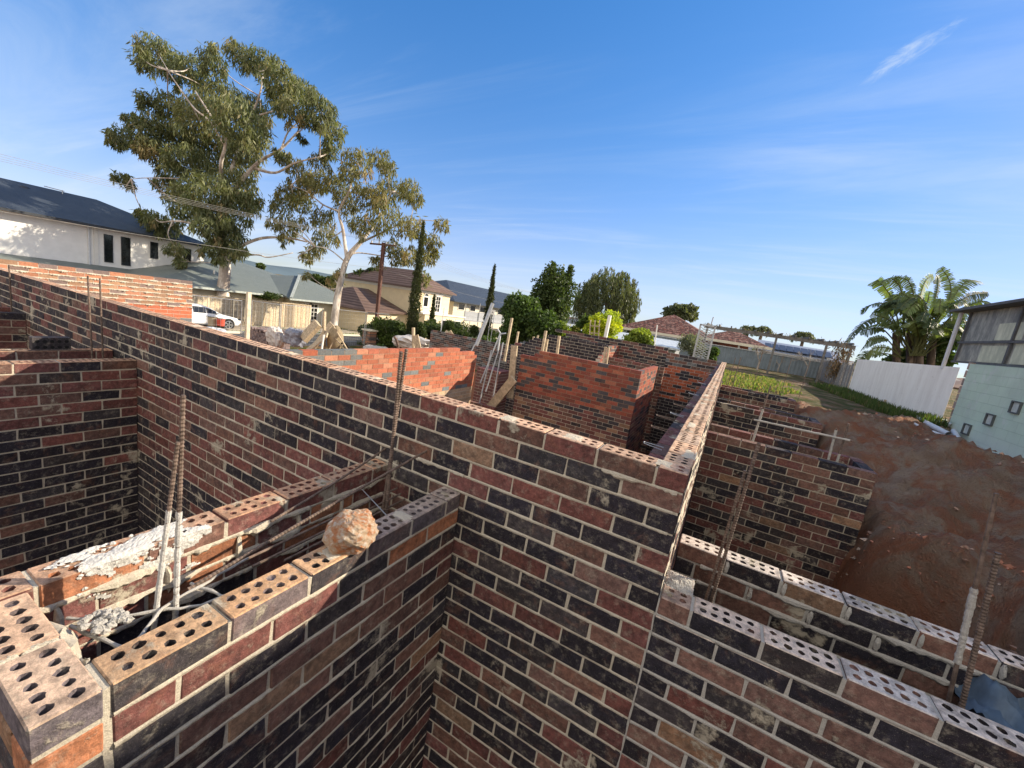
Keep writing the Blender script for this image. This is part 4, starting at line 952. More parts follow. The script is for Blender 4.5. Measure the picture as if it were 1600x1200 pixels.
# garden hedges and balls across the verge
HB = 'clipped round shrubs in the front garden'
for i, (px, py, r, dep, lb) in enumerate(((657, 513, 12, 30, 'clipped round shrub right of the tall cypress'), (702, 508, 11, 31, 'clipped round shrub under the cream house corner'), (741, 516, 10, 30, 'clipped round shrub left of the pale leaning post'), (786, 517, 9, 29, 'clipped round shrub just left of the citrus tree'), (768, 522, 10, 28, 'clipped round shrub standing between the pale posts'), (626, 510, 10, 31, 'small clipped shrub left of the tall cypress, on a bare stem'), (800, 525, 10, 28, 'dark clipped shrub under the citrus tree'))):
    bush('clipped_shrub', lb, 'shrub', px, py, dep, r, .95, DG, 250+i, 900, .09, .06, group=HB, lobes=6, trunkpy=py+20, shell=.8, spread=.3)
for i, (px, py, r, a_, dep, c_, lb) in enumerate(((602, 510, 22, .85, 29, (((.10, .15, .03), 2), ((.06, .09, .025), 2)), 'large leafy green bush right of the leaning white trunk'), (580, 517, 19, .9, 30, DG, 'dark hedge left of the large leafy bush'), (682, 518, 26, .6, 32, DG, 'dark hedge in the middle of the front garden'), (724, 516, 24, .6, 33, DG, 'dark hedge behind the clipped shrubs'), (692, 540, 9, .5, 27, (((.16, .17, .05), 1),), 'low olive bush behind the leaning boards'), (594, 545, 10, .4, 27, MG, 'low green plants left of the heap of plastic'), (640, 522, 24, .65, 31, DG, 'dark hedge at the foot of the tall cypress'), (762, 535, 26, .5, 26, MG, 'low plants beyond the doorway gap'), (835, 543, 24, .35, 24, (((.15, .2, .05), 1), ((.07, .1, .03), 1)), 'low leafy ground plants under the citrus tree'), (712, 538, 20, .55, 28, (((.07, .12, .03), 1),), 'green leafy bush right of the leaning boards'))):
    bush('garden_bush', lb, 'bush', px, py, dep, r, a_, c_, 270+i, 1100, .14, .09, lobes=8)

# distant palms
def palm(label, px, py, dep, rpx, seed):
    rng = np.random.default_rng(seed); c = pt(px, py, dep); R_ = rpx*dep/FPX
    t = thing('palm_tree', label, 'palm', (c[0], c[1], c[2]-7), 'palms far behind the yard')
    m = MB(); m.tube([(c[0], c[1], c[2]-7), tuple(c)], [.25, .18], 7); m.build('trunk', M_BARKDK, t); m = MB()
    for i in range(20):
        a = rng.random()*6.28; up = .2+.7*rng.random(); vs = []; k = 9
        for s in range(k+1):
            u = s/k; q = c+np.array([cos(a)*R_*u, sin(a)*R_*u, R_*(up*u*1.2-(.9+.3*up)*u*u)])
            wd = .22*R_*sin(pi*min(1, u*.9+.1)); sd = np.array([-sin(a), cos(a), 0])
            if s: leaves(m, q, (.15*R_,)*3, 14, rng, (((.15, .17, .11), 1), ((.11, .13, .07), 1)), .12, .5*R_*.5, .9, .1)
    m.build('fronds', M_LEAF, t)
palm('distant palm over the yard, leftmost of the palms', 1170, 513, 55, 14, 300)
palm('distant palm over the yard, middle one of the palms', 1192, 513, 53, 13, 301)
palm('distant palm over the yard, rightmost and standing apart', 1257, 523, 55, 15, 302)

# ---- strelitzia clump
t = thing('banana_palm', 'big clump of torn banana-like leaves rising behind the white corrugated fence', 'palm', (6.9, 23.5, -1.2))
rng = np.random.default_rng(320); DB = 23.0
def pleaf(m, pts, wmax, rng, cols, up=None):
    P = [np.array(p) for p in pts]; out = []
    for i in range(len(P)-1):
        for s in range(8):
            u = s/8; a = P[max(i-1, 0)]; b = P[i]; c = P[i+1]; d = P[min(i+2, len(P)-1)]
            out.append(.5*((2*b)+(-a+c)*u+(2*a-5*b+4*c-d)*u*u+(-a+3*b-3*c+d)*u**3))
    out.append(P[-1]); n = len(out)-1; start = int(n*.30); base = pick(rng, *cols)
    m.tube(out, [.035*(1-.75*i/n)+.006 for i in range(n+1)], 5, (.12, .13, .05))
    sdr = np.cross(out[n//2]-out[0], rng.normal(size=3)*.5+np.array(RZ)); sdr /= np.linalg.norm(sdr)
    tear = rng.random()*.5+.25
    for i in range(start, n):
        u = (i-start)/(n-start); w = wmax*(sin(pi*min(1, u*.88+.07))**.6)
        d = out[i+1]-out[i]; d /= np.linalg.norm(d)+1e-9
        for sg in (-1, 1):
            s = np.cross(d, np.cross(sdr, d)); s /= np.linalg.norm(s)+1e-9; s = s*sg
            for h in (0, 1):
                a0 = out[i]+(out[i+1]-out[i])*(h*.5); a1 = out[i]+(out[i+1]-out[i])*(h*.5+.5*(1 if rng.random() > tear*.5 else .72))
                ww = w*(.82+.3*rng.random()); dr = np.array([0, 0, -1])*ww*(.25+.5*rng.random()*tear); fw_ = d*ww*.35
                c = jc(base, rng, .22)
                b0 = out[i]+(out[i+1]-out[i])*(h*.5)+s*ww+dr+fw_; b1 = a1+s*ww+dr*(1+.4*rng.random())+fw_*(.8+.3*rng.random())
                mid0 = a0+s*ww*.5+dr*.3+fw_*.5; mid1 = a1+s*ww*.5+dr*.3+fw_*.5
                m.add([a0, a1, mid1, mid0, b1, b0], [(0, 1, 2, 3), (3, 2, 4, 5)], c)
BC = (((.10, .14, .06), 3), ((.13, .18, .06), 1.3), ((.20, .25, .10), .6), ((.06, .085, .04), 1))
BL = (((.26, .36, .06), 1),)
LV = [((1410, 540), (1395, 470), (1372, 438), (1372, 445), .5), ((1412, 520), (1408, 455), (1392, 435), (1376, 443), .42), ((1425, 530), (1428, 470), (1420, 440), (1398, 432), .4),
 ((1430, 520), (1436, 470), (1446, 440), (1458, 430), .5), ((1440, 520), (1460, 470), (1466, 440), (1463, 430), .55), ((1445, 520), (1482, 470), (1484, 440), (1470, 418), .5), ((1445, 520), (1485, 470), (1510, 440), (1532, 440), .55), ((1450, 520), (1490, 480), (1515, 462), (1544, 458), .42), ((1450, 530), (1490, 495), (1515, 478), (1535, 468), .4),
 ((1450, 540), (1485, 510), (1510, 488), (1545, 483), .4), ((1415, 540), (1385, 480), (1365, 475), (1345, 486), .45), ((1415, 545), (1380, 500), (1350, 505), (1322, 535), .5), ((1410, 550), (1380, 515), (1355, 515), (1343, 520), .42), ((1405, 555), (1385, 530), (1360, 532), (1345, 548), .4), ((1410, 560), (1390, 545), (1365, 545), (1345, 570), .42),
 ((1412, 560), (1380, 552), (1350, 555), (1335, 598), .38), ((1415, 530), (1410, 480), (1400, 470), (1380, 478), .45), ((1425, 540), (1430, 490), (1425, 470), (1410, 458), .5), ((1430, 540), (1440, 490), (1450, 470), (1452, 455), .5), ((1440, 540), (1465, 500), (1480, 480), (1490, 470), .45), ((1430, 545), (1415, 510), (1400, 505), (1382, 512), .4), ((1425, 550), (1405, 520), (1390, 500), (1362, 490), .4), ((1445, 550), (1460, 520), (1475, 515), (1492, 520), .35)]
for i, (a, b, c, d, w_) in enumerate(LV):
    dz = (rng.random()-.5)*3; m = MB()
    pleaf(m, [pt(a[0], a[1], DB), pt(b[0], b[1], DB+dz*.5), pt(c[0], c[1], DB+dz*.8), pt(d[0], d[1], DB+dz)], w_*.72, rng, BL if i in (3, 18) else BC)
    m.build('leaf', M_LEAF, t)
for i in range(40):
    a = rng.random()*6.28; e = np.array([cos(a), sin(a), 0])*(1.0+rng.random()*1.3); s_ = pt(1422+rng.random()*24, 556, DB); h = 1.2+rng.random()*2.2; m = MB()
    pleaf(m, [s_, s_+e*.3+np.array([0, 0, h*.7]), s_+e*.8+np.array([0, 0, h]), s_+e*1.25+np.array([0, 0, h*.75])], .30, rng, BC); m.build('leaf', M_LEAF, t)
for (px, r) in ((1405, .22), (1420, .20), (1438, .26), (1452, .22), (1430, .18)):
    m = MB(); a = pt(px, 600, DB+rng.random()); b = pt(px+(px-1425)*.25, 520, DB+rng.random())
    limb(m, [a, (a+b)/2+rng.normal(size=3)*.06, b], r, r*.7, 9, .2); m.build('trunk', M_BARKDK, t)
bush('garden_bush', 'sunlit leafy bush between the banana palms and the shed', 'bush', 1476, 540, 24, 17, 1.25, MG, 340, 1700, .2, .13, lobes=9)
bush('garden_bush', 'dark undergrowth at the foot of the banana palms', 'bush', 1428, 560, 25, 30, .4, DG, 341, 1700, .2, .12, lobes=12)
bush('weed', 'scraggy weed against the white fence foot near the pipe heap', 'weed', 1447, 655, 13.5, 11, .5, (((.09, .11, .06), 1),), 342, 260, .12, .02, -.8, lobes=5, shell=.1, tr=.006)
bush('weed', 'single tall weed growing against the pale green wall', 'weed', 1545, 700, 9.5, 7, 1.3, (((.08, .11, .05), 1),), 343, 120, .07, .02, -.5, lobes=3, shell=.1, tr=.005)
# ================================================================== HOUSES ACROSS THE STREET
GZ = -4.15
def poly(m, pts, col=(1, 1, 1), th=.12):
    """a flat roof plane with thickness th (below)"""
    P = [np.array(p, float) for p in pts]; k = len(P); n = np.zeros(3)
    for i in range(k): n += np.cross(P[i], P[(i+1) % k])
    n = np.array([0, 0, 1.]) if np.linalg.norm(n) < 1e-9 else n/np.linalg.norm(n)
    if n[2] < 0: P = P[::-1]
    d = np.array([0, 0, -th]); V = P+[p+d for p in P]
    m.add(V, [tuple(range(k)), tuple(range(2*k-1, k-1, -1))]+[(i, k+i, k+(i+1) % k, (i+1) % k) for i in range(k)], col)
def hip(m, x0, x1, y0, y1, ze, zr, inset=None, th=.12):
    """hip roof over a rectangle, ridge along the longer side"""
    if (y1-y0) >= (x1-x0):
        i = (x1-x0)/2 if inset is None else inset; xm = (x0+x1)/2; a = (xm, y0+i, zr); b = (xm, y1-i, zr)
        poly(m, [(x1, y0, ze), (x1, y1, ze), b, a], th=th); poly(m, [(x0, y1, ze), (x0, y0, ze), a, b], th=th)
        poly(m, [(x0, y0, ze), (x1, y0, ze), a], th=th); poly(m, [(x1, y1, ze), (x0, y1, ze), b], th=th)
    else:
        i = (y1-y0)/2 if inset is None else inset; ym = (y0+y1)/2; a = (x0+i, ym, zr); b = (x1-i, ym, zr)
        poly(m, [(x0, y0, ze), (x1, y0, ze), b, a], th=th); poly(m, [(x1, y1, ze), (x0, y1, ze), a, b], th=th)
        poly(m, [(x0, y1, ze), (x0, y0, ze), a], th=th); poly(m, [(x1, y0, ze), (x1, y1, ze), b], th=th)
def roof_mat(name, c0, c1, sc, rough=.6, dirv='xy', bmp=.5):
    M_, nt, b = newmat(name, rough, .3); p = pos(nt)
    s = N(nt, 'ShaderNodeSeparateXYZ'); nt.links.new(p, s.inputs[0])
    w_ = N(nt, 'ShaderNodeTexWave', wave_type='BANDS', bands_direction='Z' if dirv == 'z' else 'Y' if dirv == 'y' else 'X'); w_.inputs['Scale'].default_value = sc; nt.links.new(p, w_.inputs[0])
    c = mix(nt, mul(nt, w_.outputs['Fac'], .5), c0, c1); c = mix(nt, ramp(nt, noise(nt, p, 1.5, 6, .7), .4, .7, 0, .5), c, c1)
    nt.links.new(c, b.inputs['Base Color']); bump(nt, b, w_.outputs['Fac'], bmp, .03); return M_
M_ROOFBLUE = roof_mat('slate_blue_iron', (.035, .045, .060), (.070, .082, .100), 4.5, .5, 'y')
M_ROOFGREY = roof_mat('grey_green_iron', (.16, .185, .175), (.21, .235, .22), 5, .5, 'y')
M_ROOFBRN = roof_mat('brown_tiles', (.10, .062, .048), (.20, .135, .11), 1.4, .8, 'z', .9)
M_GUTTER = plain('dark_gutter', (.035, .040, .048), .5, .4)
def window(par, x, y0, y1, z0, z1, ax=0, sgn=1, fr=.05, frm=None, pane=None, bars=0, name='window'):
    """a framed window on the plane 'ax = x', facing sgn"""
    m = MB(); g = MB(); t_ = .05*sgn
    def bx(mm, a0, a1, c0, c1, d0, d1):
        lo, hi = sorted((x+d0*sgn, x+d1*sgn)); mm.box((lo, a0, c0), (hi, a1, c1)) if ax == 0 else mm.box((a0, lo, c0), (a1, hi, c1))
    bx(m, y0-fr, y1+fr, z1, z1+fr, -.02, .06); bx(m, y0-fr, y1+fr, z0-fr, z0, -.02, .08); bx(m, y0-fr, y0, z0, z1, -.02, .06); bx(m, y1, y1+fr, z0, z1, -.02, .06)
    for i in range(bars): yy = y0+(y1-y0)*(i+1)/(bars+1); bx(m, yy-.02, yy+.02, z0, z1, .005, .04)
    if bars: 
        for i in range(3): zz = z0+(z1-z0)*(i+1)/4; bx(m, y0, y1, zz-.015, zz+.015, .006, .038)
    bx(g, y0, y1, z0, z1, -.02, .004)
    f_ = m.build(name, frm or M_TRIM, par); p_ = g.build('pane', pane or M_GLASS, None, loc=LOC[par.name]); p_.parent = f_; p_.location = (0, 0, 0); return f_
# --- long white two-storey house, left
t = thing('white_house', 'long white rendered two-storey house with a dark blue iron roof at the left', 'house', (-44, 5, GZ))
m = MB(); m.box((-50, -22, -1.9), (-40, 18.8, 1.25)); m.box((-49, -22, GZ-.4), (-38.2, 21.0, -1.95)); m.build('wall', M_WHITE, t)
m = MB(); m.box((-40, 12.05, -1.5), (-39.93, 12.28, 1.2)); m.box((-40, -22, -1.62), (-39.9, 18.9, -1.5)); m.build('wall_trim', M_TRIM, t)
m = MB(); hip(m, -50.6, -39.35, -24, 19.4, 1.28, 3.35); rf = m.build('roof', M_ROOFBLUE, t)
m = MB(); m.box((-39.36, -24, 1.12), (-39.22, 19.5, 1.26)); m.build('gutter', M_GUTTER, t)
m = MB(); poly(m, [(-37.2, -22, -2.05), (-37.2, 22.2, -2.05), (-39.9, 20.4, -1.42), (-39.9, -22, -1.42)]); poly(m, [(-37.2, 22.2, -2.06), (-49, 22.2, -2.06), (-49, 20.4, -1.42), (-39.9, 20.4, -1.42)]); m.build('lower_roof', M_ROOFGREY, t)
for (pa, pb) in (((160, 366), (177, 410)), ((187, 370), (204, 415)), ((233, 378), (247, 404)), ((285, 388), (298, 428)), ((-60, 340), (-30, 385))):
    a, b_ = on(0, -40, *pa), on(0, -40, *pb); window(t, -40, a[1]+.1, b_[1]-.05, b_[2], a[2], fr=.04, frm=M_GUTTER)
for yy in (13.5, 15.2, 16.9, 18.6): window(t, -38.2, yy, yy+1.1, -3.1, -2.3, fr=.05, frm=M_GUTTER)
for (px, py) in ((38, 297), (143, 322)):
    q = on(0, -44.3, px, py); m = MB(); m.tube([(q[0], q[1], q[2]-.5), (q[0], q[1], q[2]-.05)], .18, 10); m.ell((q[0], q[1], q[2]), (.42, .42, .30), nu=14, nv=8); m.build('roof_vent', M_GUTTER, t, smooth=True)
q = on(0, -44.5, 98, 312); m = MB(); m.tube([q-np.array([0, 0, .4]), q+np.array([0, 0, .65])], .03, 6); m.beam(q+np.array([0, -.9, .65]), q+np.array([0, .1, .60]), .05, .05); m.build('antenna', M_STEEL, t)
m = MB(); m.tube([(-39.9, 11.8, 1.2), (-39.9, 11.8, -1.5)], .06, 8); m.build('downpipe', M_PIPE, t)
# --- grey roofed house
t = thing('grey_roof_house', 'single-storey house with a wide grey-green hipped iron roof behind the timber fence', 'house', (-38, 22, GZ))
m = MB(); m.box((-47, 13.5, GZ-.4), (-34.2, 29, -1.85)); m.box((-34.2, 22.2, GZ-.4), (-33.1, 28.6, -1.95)); m.build('wall', M_CREAM2, t)
m = MB(); hip(m, -47.8, -33.4, 12.8, 29.6, -1.78, .38); poly(m, [(-32.4, 21.6, -1.90), (-32.4, 29.3, -1.86), (-37, 25.4, .05)]); poly(m, [(-32.4, 21.6, -1.9), (-37, 25.4, .05), (-39.5, 21.6, -.62)]); poly(m, [(-32.4, 29.3, -1.86), (-39.5, 29.3, -1.0), (-37, 25.4, .05)]); rf = m.build('roof', M_ROOFGREY, t)
m = MB(); m.beam((-32.38, 21.5, -1.95), (-32.38, 29.4, -1.92), .1, .14); m.beam((-33.38, 12.8, -1.86), (-33.38, 21.6, -1.86), .1, .14); m.beam((-32.35, 21.6, -1.82), (-36.9, 25.35, .12), .22, .06); m.build('gutter', plain('pale_gutter', (.42, .46, .44), .5), t)
m = MB(); m.tube([(-36.5, 17.9, -1.2), (-36.5, 17.9, -.55)], .07, 8); m.build('roof_flue', M_TRIM, t)
for (pa, pb) in (((478, 473), (483, 500)), ((486, 474), (494, 501))):
    a, b_ = on(0, -33.1, *pa), on(0, -33.1, *pb); window(t, -33.1, a[1], b_[1], -3.6, -2.25, fr=.12, frm=M_TRIM, bars=1)
m = MB(); m.box((-33.1, 26.3, GZ), (-33.04, 28.2, -2.3)); 
for k in range(5): m.box((-33.05, 26.3, GZ+.36*k+.02), (-33.02, 28.2, GZ+.36*k+.33))
m.build('garage_door', M_TRIM, t)
# --- cream two-storey house
t = thing('cream_house', 'two-storey cream rendered house with brown hipped tile roof behind the tall cypress', 'house', (-32, 34, GZ))
m = MB(); m.box((-38.6, 31.6, GZ-.4), (-28, 37.0, .55)); m.box((-28.0, 31.9, GZ-.4), (-26.9, 38.6, -1.75)); m.build('wall', M_CREAM, t)
m = MB(); m.box((-38.9, 31.42, .42), (-27.84, 37.2, .66)); m.box((-38.75, 31.5, .30), (-27.92, 37.1, .415)); m.box((-28.02, 31.45, -1.74), (-26.8, 38.7, -1.60)); m.build('cornice', M_TRIM, t)
m = MB(); hip(m, -39.1, -27.5, 31.2, 37.5, .67, 2.5); m.build('roof', M_ROOFBRN, t)
m = MB(); poly(m, [(-28.6, 26.0, -2.05), (-28.6, 31.5, -1.95), (-34.5, 31.5, -.2), (-34.5, 29.5, -.2)]); poly(m, [(-28.6, 26.0, -2.05), (-34.5, 29.5, -.2), (-38, 28, -1.2), (-38, 26.0, -2.05)]); m.build('side_roof', M_ROOFBRN, t)
m = MB(); m.box((-37.5, 26.6, GZ-.4), (-29.0, 31.55, -2.12)); m.build('side_wall', M_CREAM, t)
a = on(0, -28, 665, 470); window(t, -28, a[1]-.32, a[1]+.32, a[2]-.55, a[2]+.35, fr=.14)
m = MB(); 
for k in range(13):
    an = pi*k/12; m.box((-27.99, a[1]-.32*cos(an)-.05, a[2]+.38+.34*sin(an)), (-27.93, a[1]-.32*cos(an)+.05, a[2]+.50+.34*sin(an)))
m.build('window_arch', M_TRIM, t)
m = MB(); m.ell((-28.0, a[1], a[2]+.38), (.012, .31, .33), nu=16, nv=10); m.build('arch_pane', M_GLASS, t)
a = on(0, -28, 683.5, 476); window(t, -28, a[1]-.35, a[1]+.35, a[2]-.75, a[2]+.80, fr=.13, bars=1); m = MB(); m.box((-28.0, a[1]-.6, a[2]+.95), (-27.86, a[1]+.6, a[2]+1.10)); m.build('window_hood', M_TRIM, t)
for yy in (32.5, 34.6, 36.7): window(t, -26.9, yy, yy+1.2, -3.7, -2.2, fr=.1)
m = MB(); m.tube([(-27.92, 32.3, .3), (-27.92, 32.3, -1.6)], .05, 7); m.build('downpipe', M_CREAM, t)
# --- dark roofed house farther on with scaffold
t = thing('dark_roof_house', 'far house with a dark slate roof and pale walls partly wrapped in grey scaffold mesh', 'house', (-33, 52, GZ))
m = MB(); m.box((-42, 40.5, GZ-.4), (-30, 70, -.05)); m.build('wall', M_CREAM2, t)
m = MB(); hip(m, -43, -29.2, 39.5, 71, -.02, 2.6); m.build('roof', M_ROOFBLUE, t)
for yy in (41.5, 44, 46.3, 51, 55, 59): window(t, -30, yy, yy+1.2, -.95, -.30, fr=.06)
t = thing('scaffold', 'scaffold wrapped with a pale grey mesh band along the far dark-roofed house', 'scaffold', (-27, 50, GZ))
m = MB(); m.box((-27.02, 38.6, -1.95), (-26.98, 62, -.95)); m.build('mesh_band', plain('scaffold_mesh', (.36, .37, .38), .8, .2, 0, .1, 3), t)
for i in range(9): m = MB(); y = 38.6+i*2.9; m.tube([(-26.9, y, GZ), (-26.9, y, -.2+.35*(i % 2))], .05, 6); m.build('standard', M_STEEL, t)
m = MB(); m.box((-27.3, 38.6, -2.05), (-26.5, 62, -1.98)); m.box((-27.2, 52, -3.6), (-27.1, 66, -2.3)); m.build('deck', M_STEEL, t)
# --- red brick house, back right
t = thing('red_tile_house', 'low orange brick house with a mottled red tile roof beyond the back fence', 'house', (-3, 38, -2))
M_TILE, nt, b = newmat('mottled_tiles', .8, .25); p = pos(nt)
bt = N(nt, 'ShaderNodeTexBrick'); cx = N(nt, 'ShaderNodeCombineXYZ'); sx = N(nt, 'ShaderNodeSeparateXYZ'); nt.links.new(p, sx.inputs[0]); sm_ = N(nt, 'ShaderNodeMath', operation='ADD'); nt.links.new(sx.outputs[0], sm_.inputs[0]); nt.links.new(sx.outputs[1], sm_.inputs[1]); nt.links.new(sm_.outputs[0], cx.inputs[0]); nt.links.new(sx.outputs[2], cx.inputs[1]); nt.links.new(cx.outputs[0], bt.inputs['Vector'])
for k_, v_ in (('Scale', 1), ('Brick Width', .34), ('Row Height', .13), ('Mortar Size', .02)): bt.inputs[k_].default_value = v_
bt.inputs['Color1'].default_value = (.20, .07, .05, 1); bt.inputs['Color2'].default_value = (.11, .055, .045, 1); bt.inputs['Mortar'].default_value = (.03, .02, .02, 1)
c = mix(nt, ramp(nt, noise(nt, p, 5, 3, .8), .5, .62), bt.outputs['Color'], (.34, .20, .16)); nt.links.new(c, b.inputs['Base Color'])
m = MB(); m.box((-7.4, 33.6, -2), (-2.6, 41, -.0)); m.box((-1.95, 33.0, -2), (1.0, 41, .10)); m.build('wall', plain('orange_brick_wall', (.42, .14, .08), .85, .2, 0, .15, 5), t)
m = MB(); hip(m, -8.4, -.9, 32.6, 41.5, -.02, 1.62, 3.3); hip(m, -2.6, 2.4, 32.4, 40, .12, 1.05, 2.0); m.build('roof', M_TILE, t)
m = MB(); m.box((-8.4, 32.5, -.16), (-2.0, 32.62, .02)); m.box((-2.6, 32.3, .0), (2.4, 32.42, .18)); m.build('fascia', M_CREAM2, t)
m = MB(); q = on(1, 36, 1112, 502); m.tube([q-np.array([0, 0, .5]), q+np.array([.05, 0, .35])], .04, 6); m.build('roof_flue', M_STEEL, t)
m = MB(); m.box((.35, 32.6, -2), (.47, 32.72, .0)); m.build('verandah_post', M_TRIM, t)
# --- solar roof building
t = thing('solar_shed', 'low white building with a row of dark blue solar panels on its roof', 'building', (4.5, 42, -2))
m = MB(); m.box((2.2, 40.5, -2.4), (7.4, 46, -.1)); m.build('wall', plain('pale_cladding', (.55, .58, .60), .6), t)
m = MB(); poly(m, [(1.9, 40, -.05), (7.7, 40, -.12), (7.7, 43, .72), (1.9, 43, .78)]); m.build('roof', M_STEEL, t)
for i in range(9):
    x = 2.4+i*.52; m = MB(); poly(m, [(x, 40.3, .16), (x+.49, 40.3, .15), (x+.49, 41.8, .58), (x, 41.8, .59)], th=.04); m.build('solar_panel', plain('solar_glass', (.03, .04, .07), .45, .4) if i == 0 else bpy.data.materials['solar_glass'], t)
m = MB(); m.box((1.8, 39.0, -.70), (7.3, 39.1, -.60)); m.build('verandah_beam', M_CREAM2, t)
# --- low roofs behind the yellow shrubs
t = thing('lean_to_shed', 'low shed with a pale blue-white metal roof behind the shrubs', 'shed', (-5, 27, -2.4))
m = MB(); poly(m, [(-11.5, 26, -.75), (-2.6, 26, -.75), (-2.6, 29, -.35), (-11.5, 29, -.35)]); m.build('roof', plain('white_iron', (.52, .57, .62), .5, .4), t)
m = MB(); m.box((-11.2, 26.3, -2.9), (-2.9, 28.8, -.72)); m.build('wall', plain('shed_wall', (.34, .36, .38), .7), t)
# pergola with dead vines
t = thing('pergola', 'long weathered pergola with dry vines hanging from its right end, over the back yard', 'pergola', (2, 26, -1.4))
m = MB(); m.box((-1.6, 25.9, .68), (5.3, 26.02, .86)); m.box((-1.6, 28.4, .80), (5.3, 28.5, .95)); m.build('beam', plain('grey_timber', (.17, .16, .15), .85, .2, 0, .35, 6), t)
for i in range(12): m = MB(); x = -1.5+i*.6; m.box((x, 25.7, .87), (x+.06, 28.7, .97)); m.build('rafter', bpy.data.materials['grey_timber'], t)
for x in (-1.5, 1.9, 4.1, 5.1): m = MB(); m.box((x, 25.9, -1.6), (x+.10, 26.0, .68)); m.build('post', bpy.data.materials['grey_timber'], t)
rng = np.random.default_rng(7); m = MB()
for i in range(10): leaves(m, (4.3+rng.random()*.9, 25.9+rng.random()*.4, .75-rng.random()*1.7), (.35, .25, .5), 90, rng, (((.30, .20, .12), 2), ((.20, .14, .09), 1)), .04, .22, .9, .1)
for i in range(14): leaves(m, (-1.4+i*.48, 26+rng.random()*2, .9), (.35, .35, .14), 30, rng, (((.16, .14, .10), 2),), .04, .2, .6, .1)
m.build('dry_vines', M_LEAF, t)
# lattice frame
t = thing('lattice_frame', 'grey-white lattice frame standing left of the back fence', 'lattice', (-1.4, 18.2, -1.4))
a = on(1, 18.2, 1097, 507); b_ = on(1, 18.2, 1113, 512); m = MB(); x0, x1 = a[0]-.05, b_[0]+.1; zt_ = a[2]+.02
for x in (x0, x1): m.box((x-.03, 18.17, -1.6), (x+.03, 18.23, zt_))
m.box((x0, 18.17, zt_-.06), (x1, 18.23, zt_)); m.build('frame', M_STEEL, t); m = MB()
for k in range(30):
    z = -1.3+k*.10
    if z+.3 < zt_: m.beam((x0, 18.2, z), (x1, 18.2, z+.3), .012, .02); m.beam((x0, 18.22, z+.3), (x1, 18.22, z), .012, .02)
m.build('lattice', M_STEEL, t)
# bare trees
def bare(label, px, py, dep, h, seed):
    rng = np.random.default_rng(seed); p0 = pt(px, py, dep); p0[2] = ghs(p0[0], p0[1]); t = thing('bare_tree', label, 'bare tree', tuple(p0)); m = MB()
    def gr(p, d, L, r, lv):
        q = p+d*L; m.tube([p, (p+q)/2+rng.normal(size=3)*L*.06, q], [r, r*.85, r*.7], 5)
        if lv == 0: return
        for _ in range(3 if lv > 1 else 2):
            dd = d+rng.normal(size=3)*.55; dd[2] += .12; dd /= np.linalg.norm(dd); gr(q, dd, L*.72, r*.62, lv-1)
    gr(p0, np.array([.05, 0, 1.]), h*.28, .05, 4); m.build('branches', plain('white_bark', (.36, .32, .28), .8) if 'white_bark' not in bpy.data.materials else bpy.data.materials['white_bark'], t)
bare('bare pale-branched tree in the weedy yard, the left one', 1180, 585, 24, 1.9, 1); bare('bare pale-branched tree in the weedy yard, the right one near the paling fence', 1256, 592, 25, 2.2, 2)
bare('small bare shrub in front of the grey back fence', 1215, 580, 26, 1.4, 5)

# ================================================================== STREET THINGS
# timber fence across the street, panel by panel
t = thing('timber_fence', 'tall pale and brown timber fence across the street behind the white car', 'fence', (-31, 17, GZ)); rng = np.random.default_rng(14)
y = 9.0; k = 0
while y < 22.4:
    m = MB(); dark = k in (3, 5, 6, 9, 10, 15)
    for j in range(5): m.box((-31.0, y+j*.145, GZ-.1), (-30.97-.02*(j % 2), y+j*.145+.135, -2.12+(.02 if dark else 0)-.004*k), jc((.30, .25, .19) if dark else (.58, .48, .34), rng, .12))
    m.build('fence_panel', M_ANYR, t); y += .75; k += 1
m = MB(); m.box((-30.96, 9, -2.25), (-30.93, 22.4, -2.18)); m.build('rail', M_WOOD, t)
bush('hedge', 'long clipped dark hedge just behind the timber fence top', 'hedge', 418, 462, 33.5, 17, .22, DG, 401, 2200, .16, .1, 0, lobes=14, shell=.4)
tag(blades('verge_grass', lambda: (-28.5+rg.random()*-2.3, 16.5+rg.random()*14) , 5000, .05, .22, (((.16, .26, .04), 3), ((.22, .3, .06), 1)), rg, .05), 'bright verge grass strip between the footpath and the timber fence')
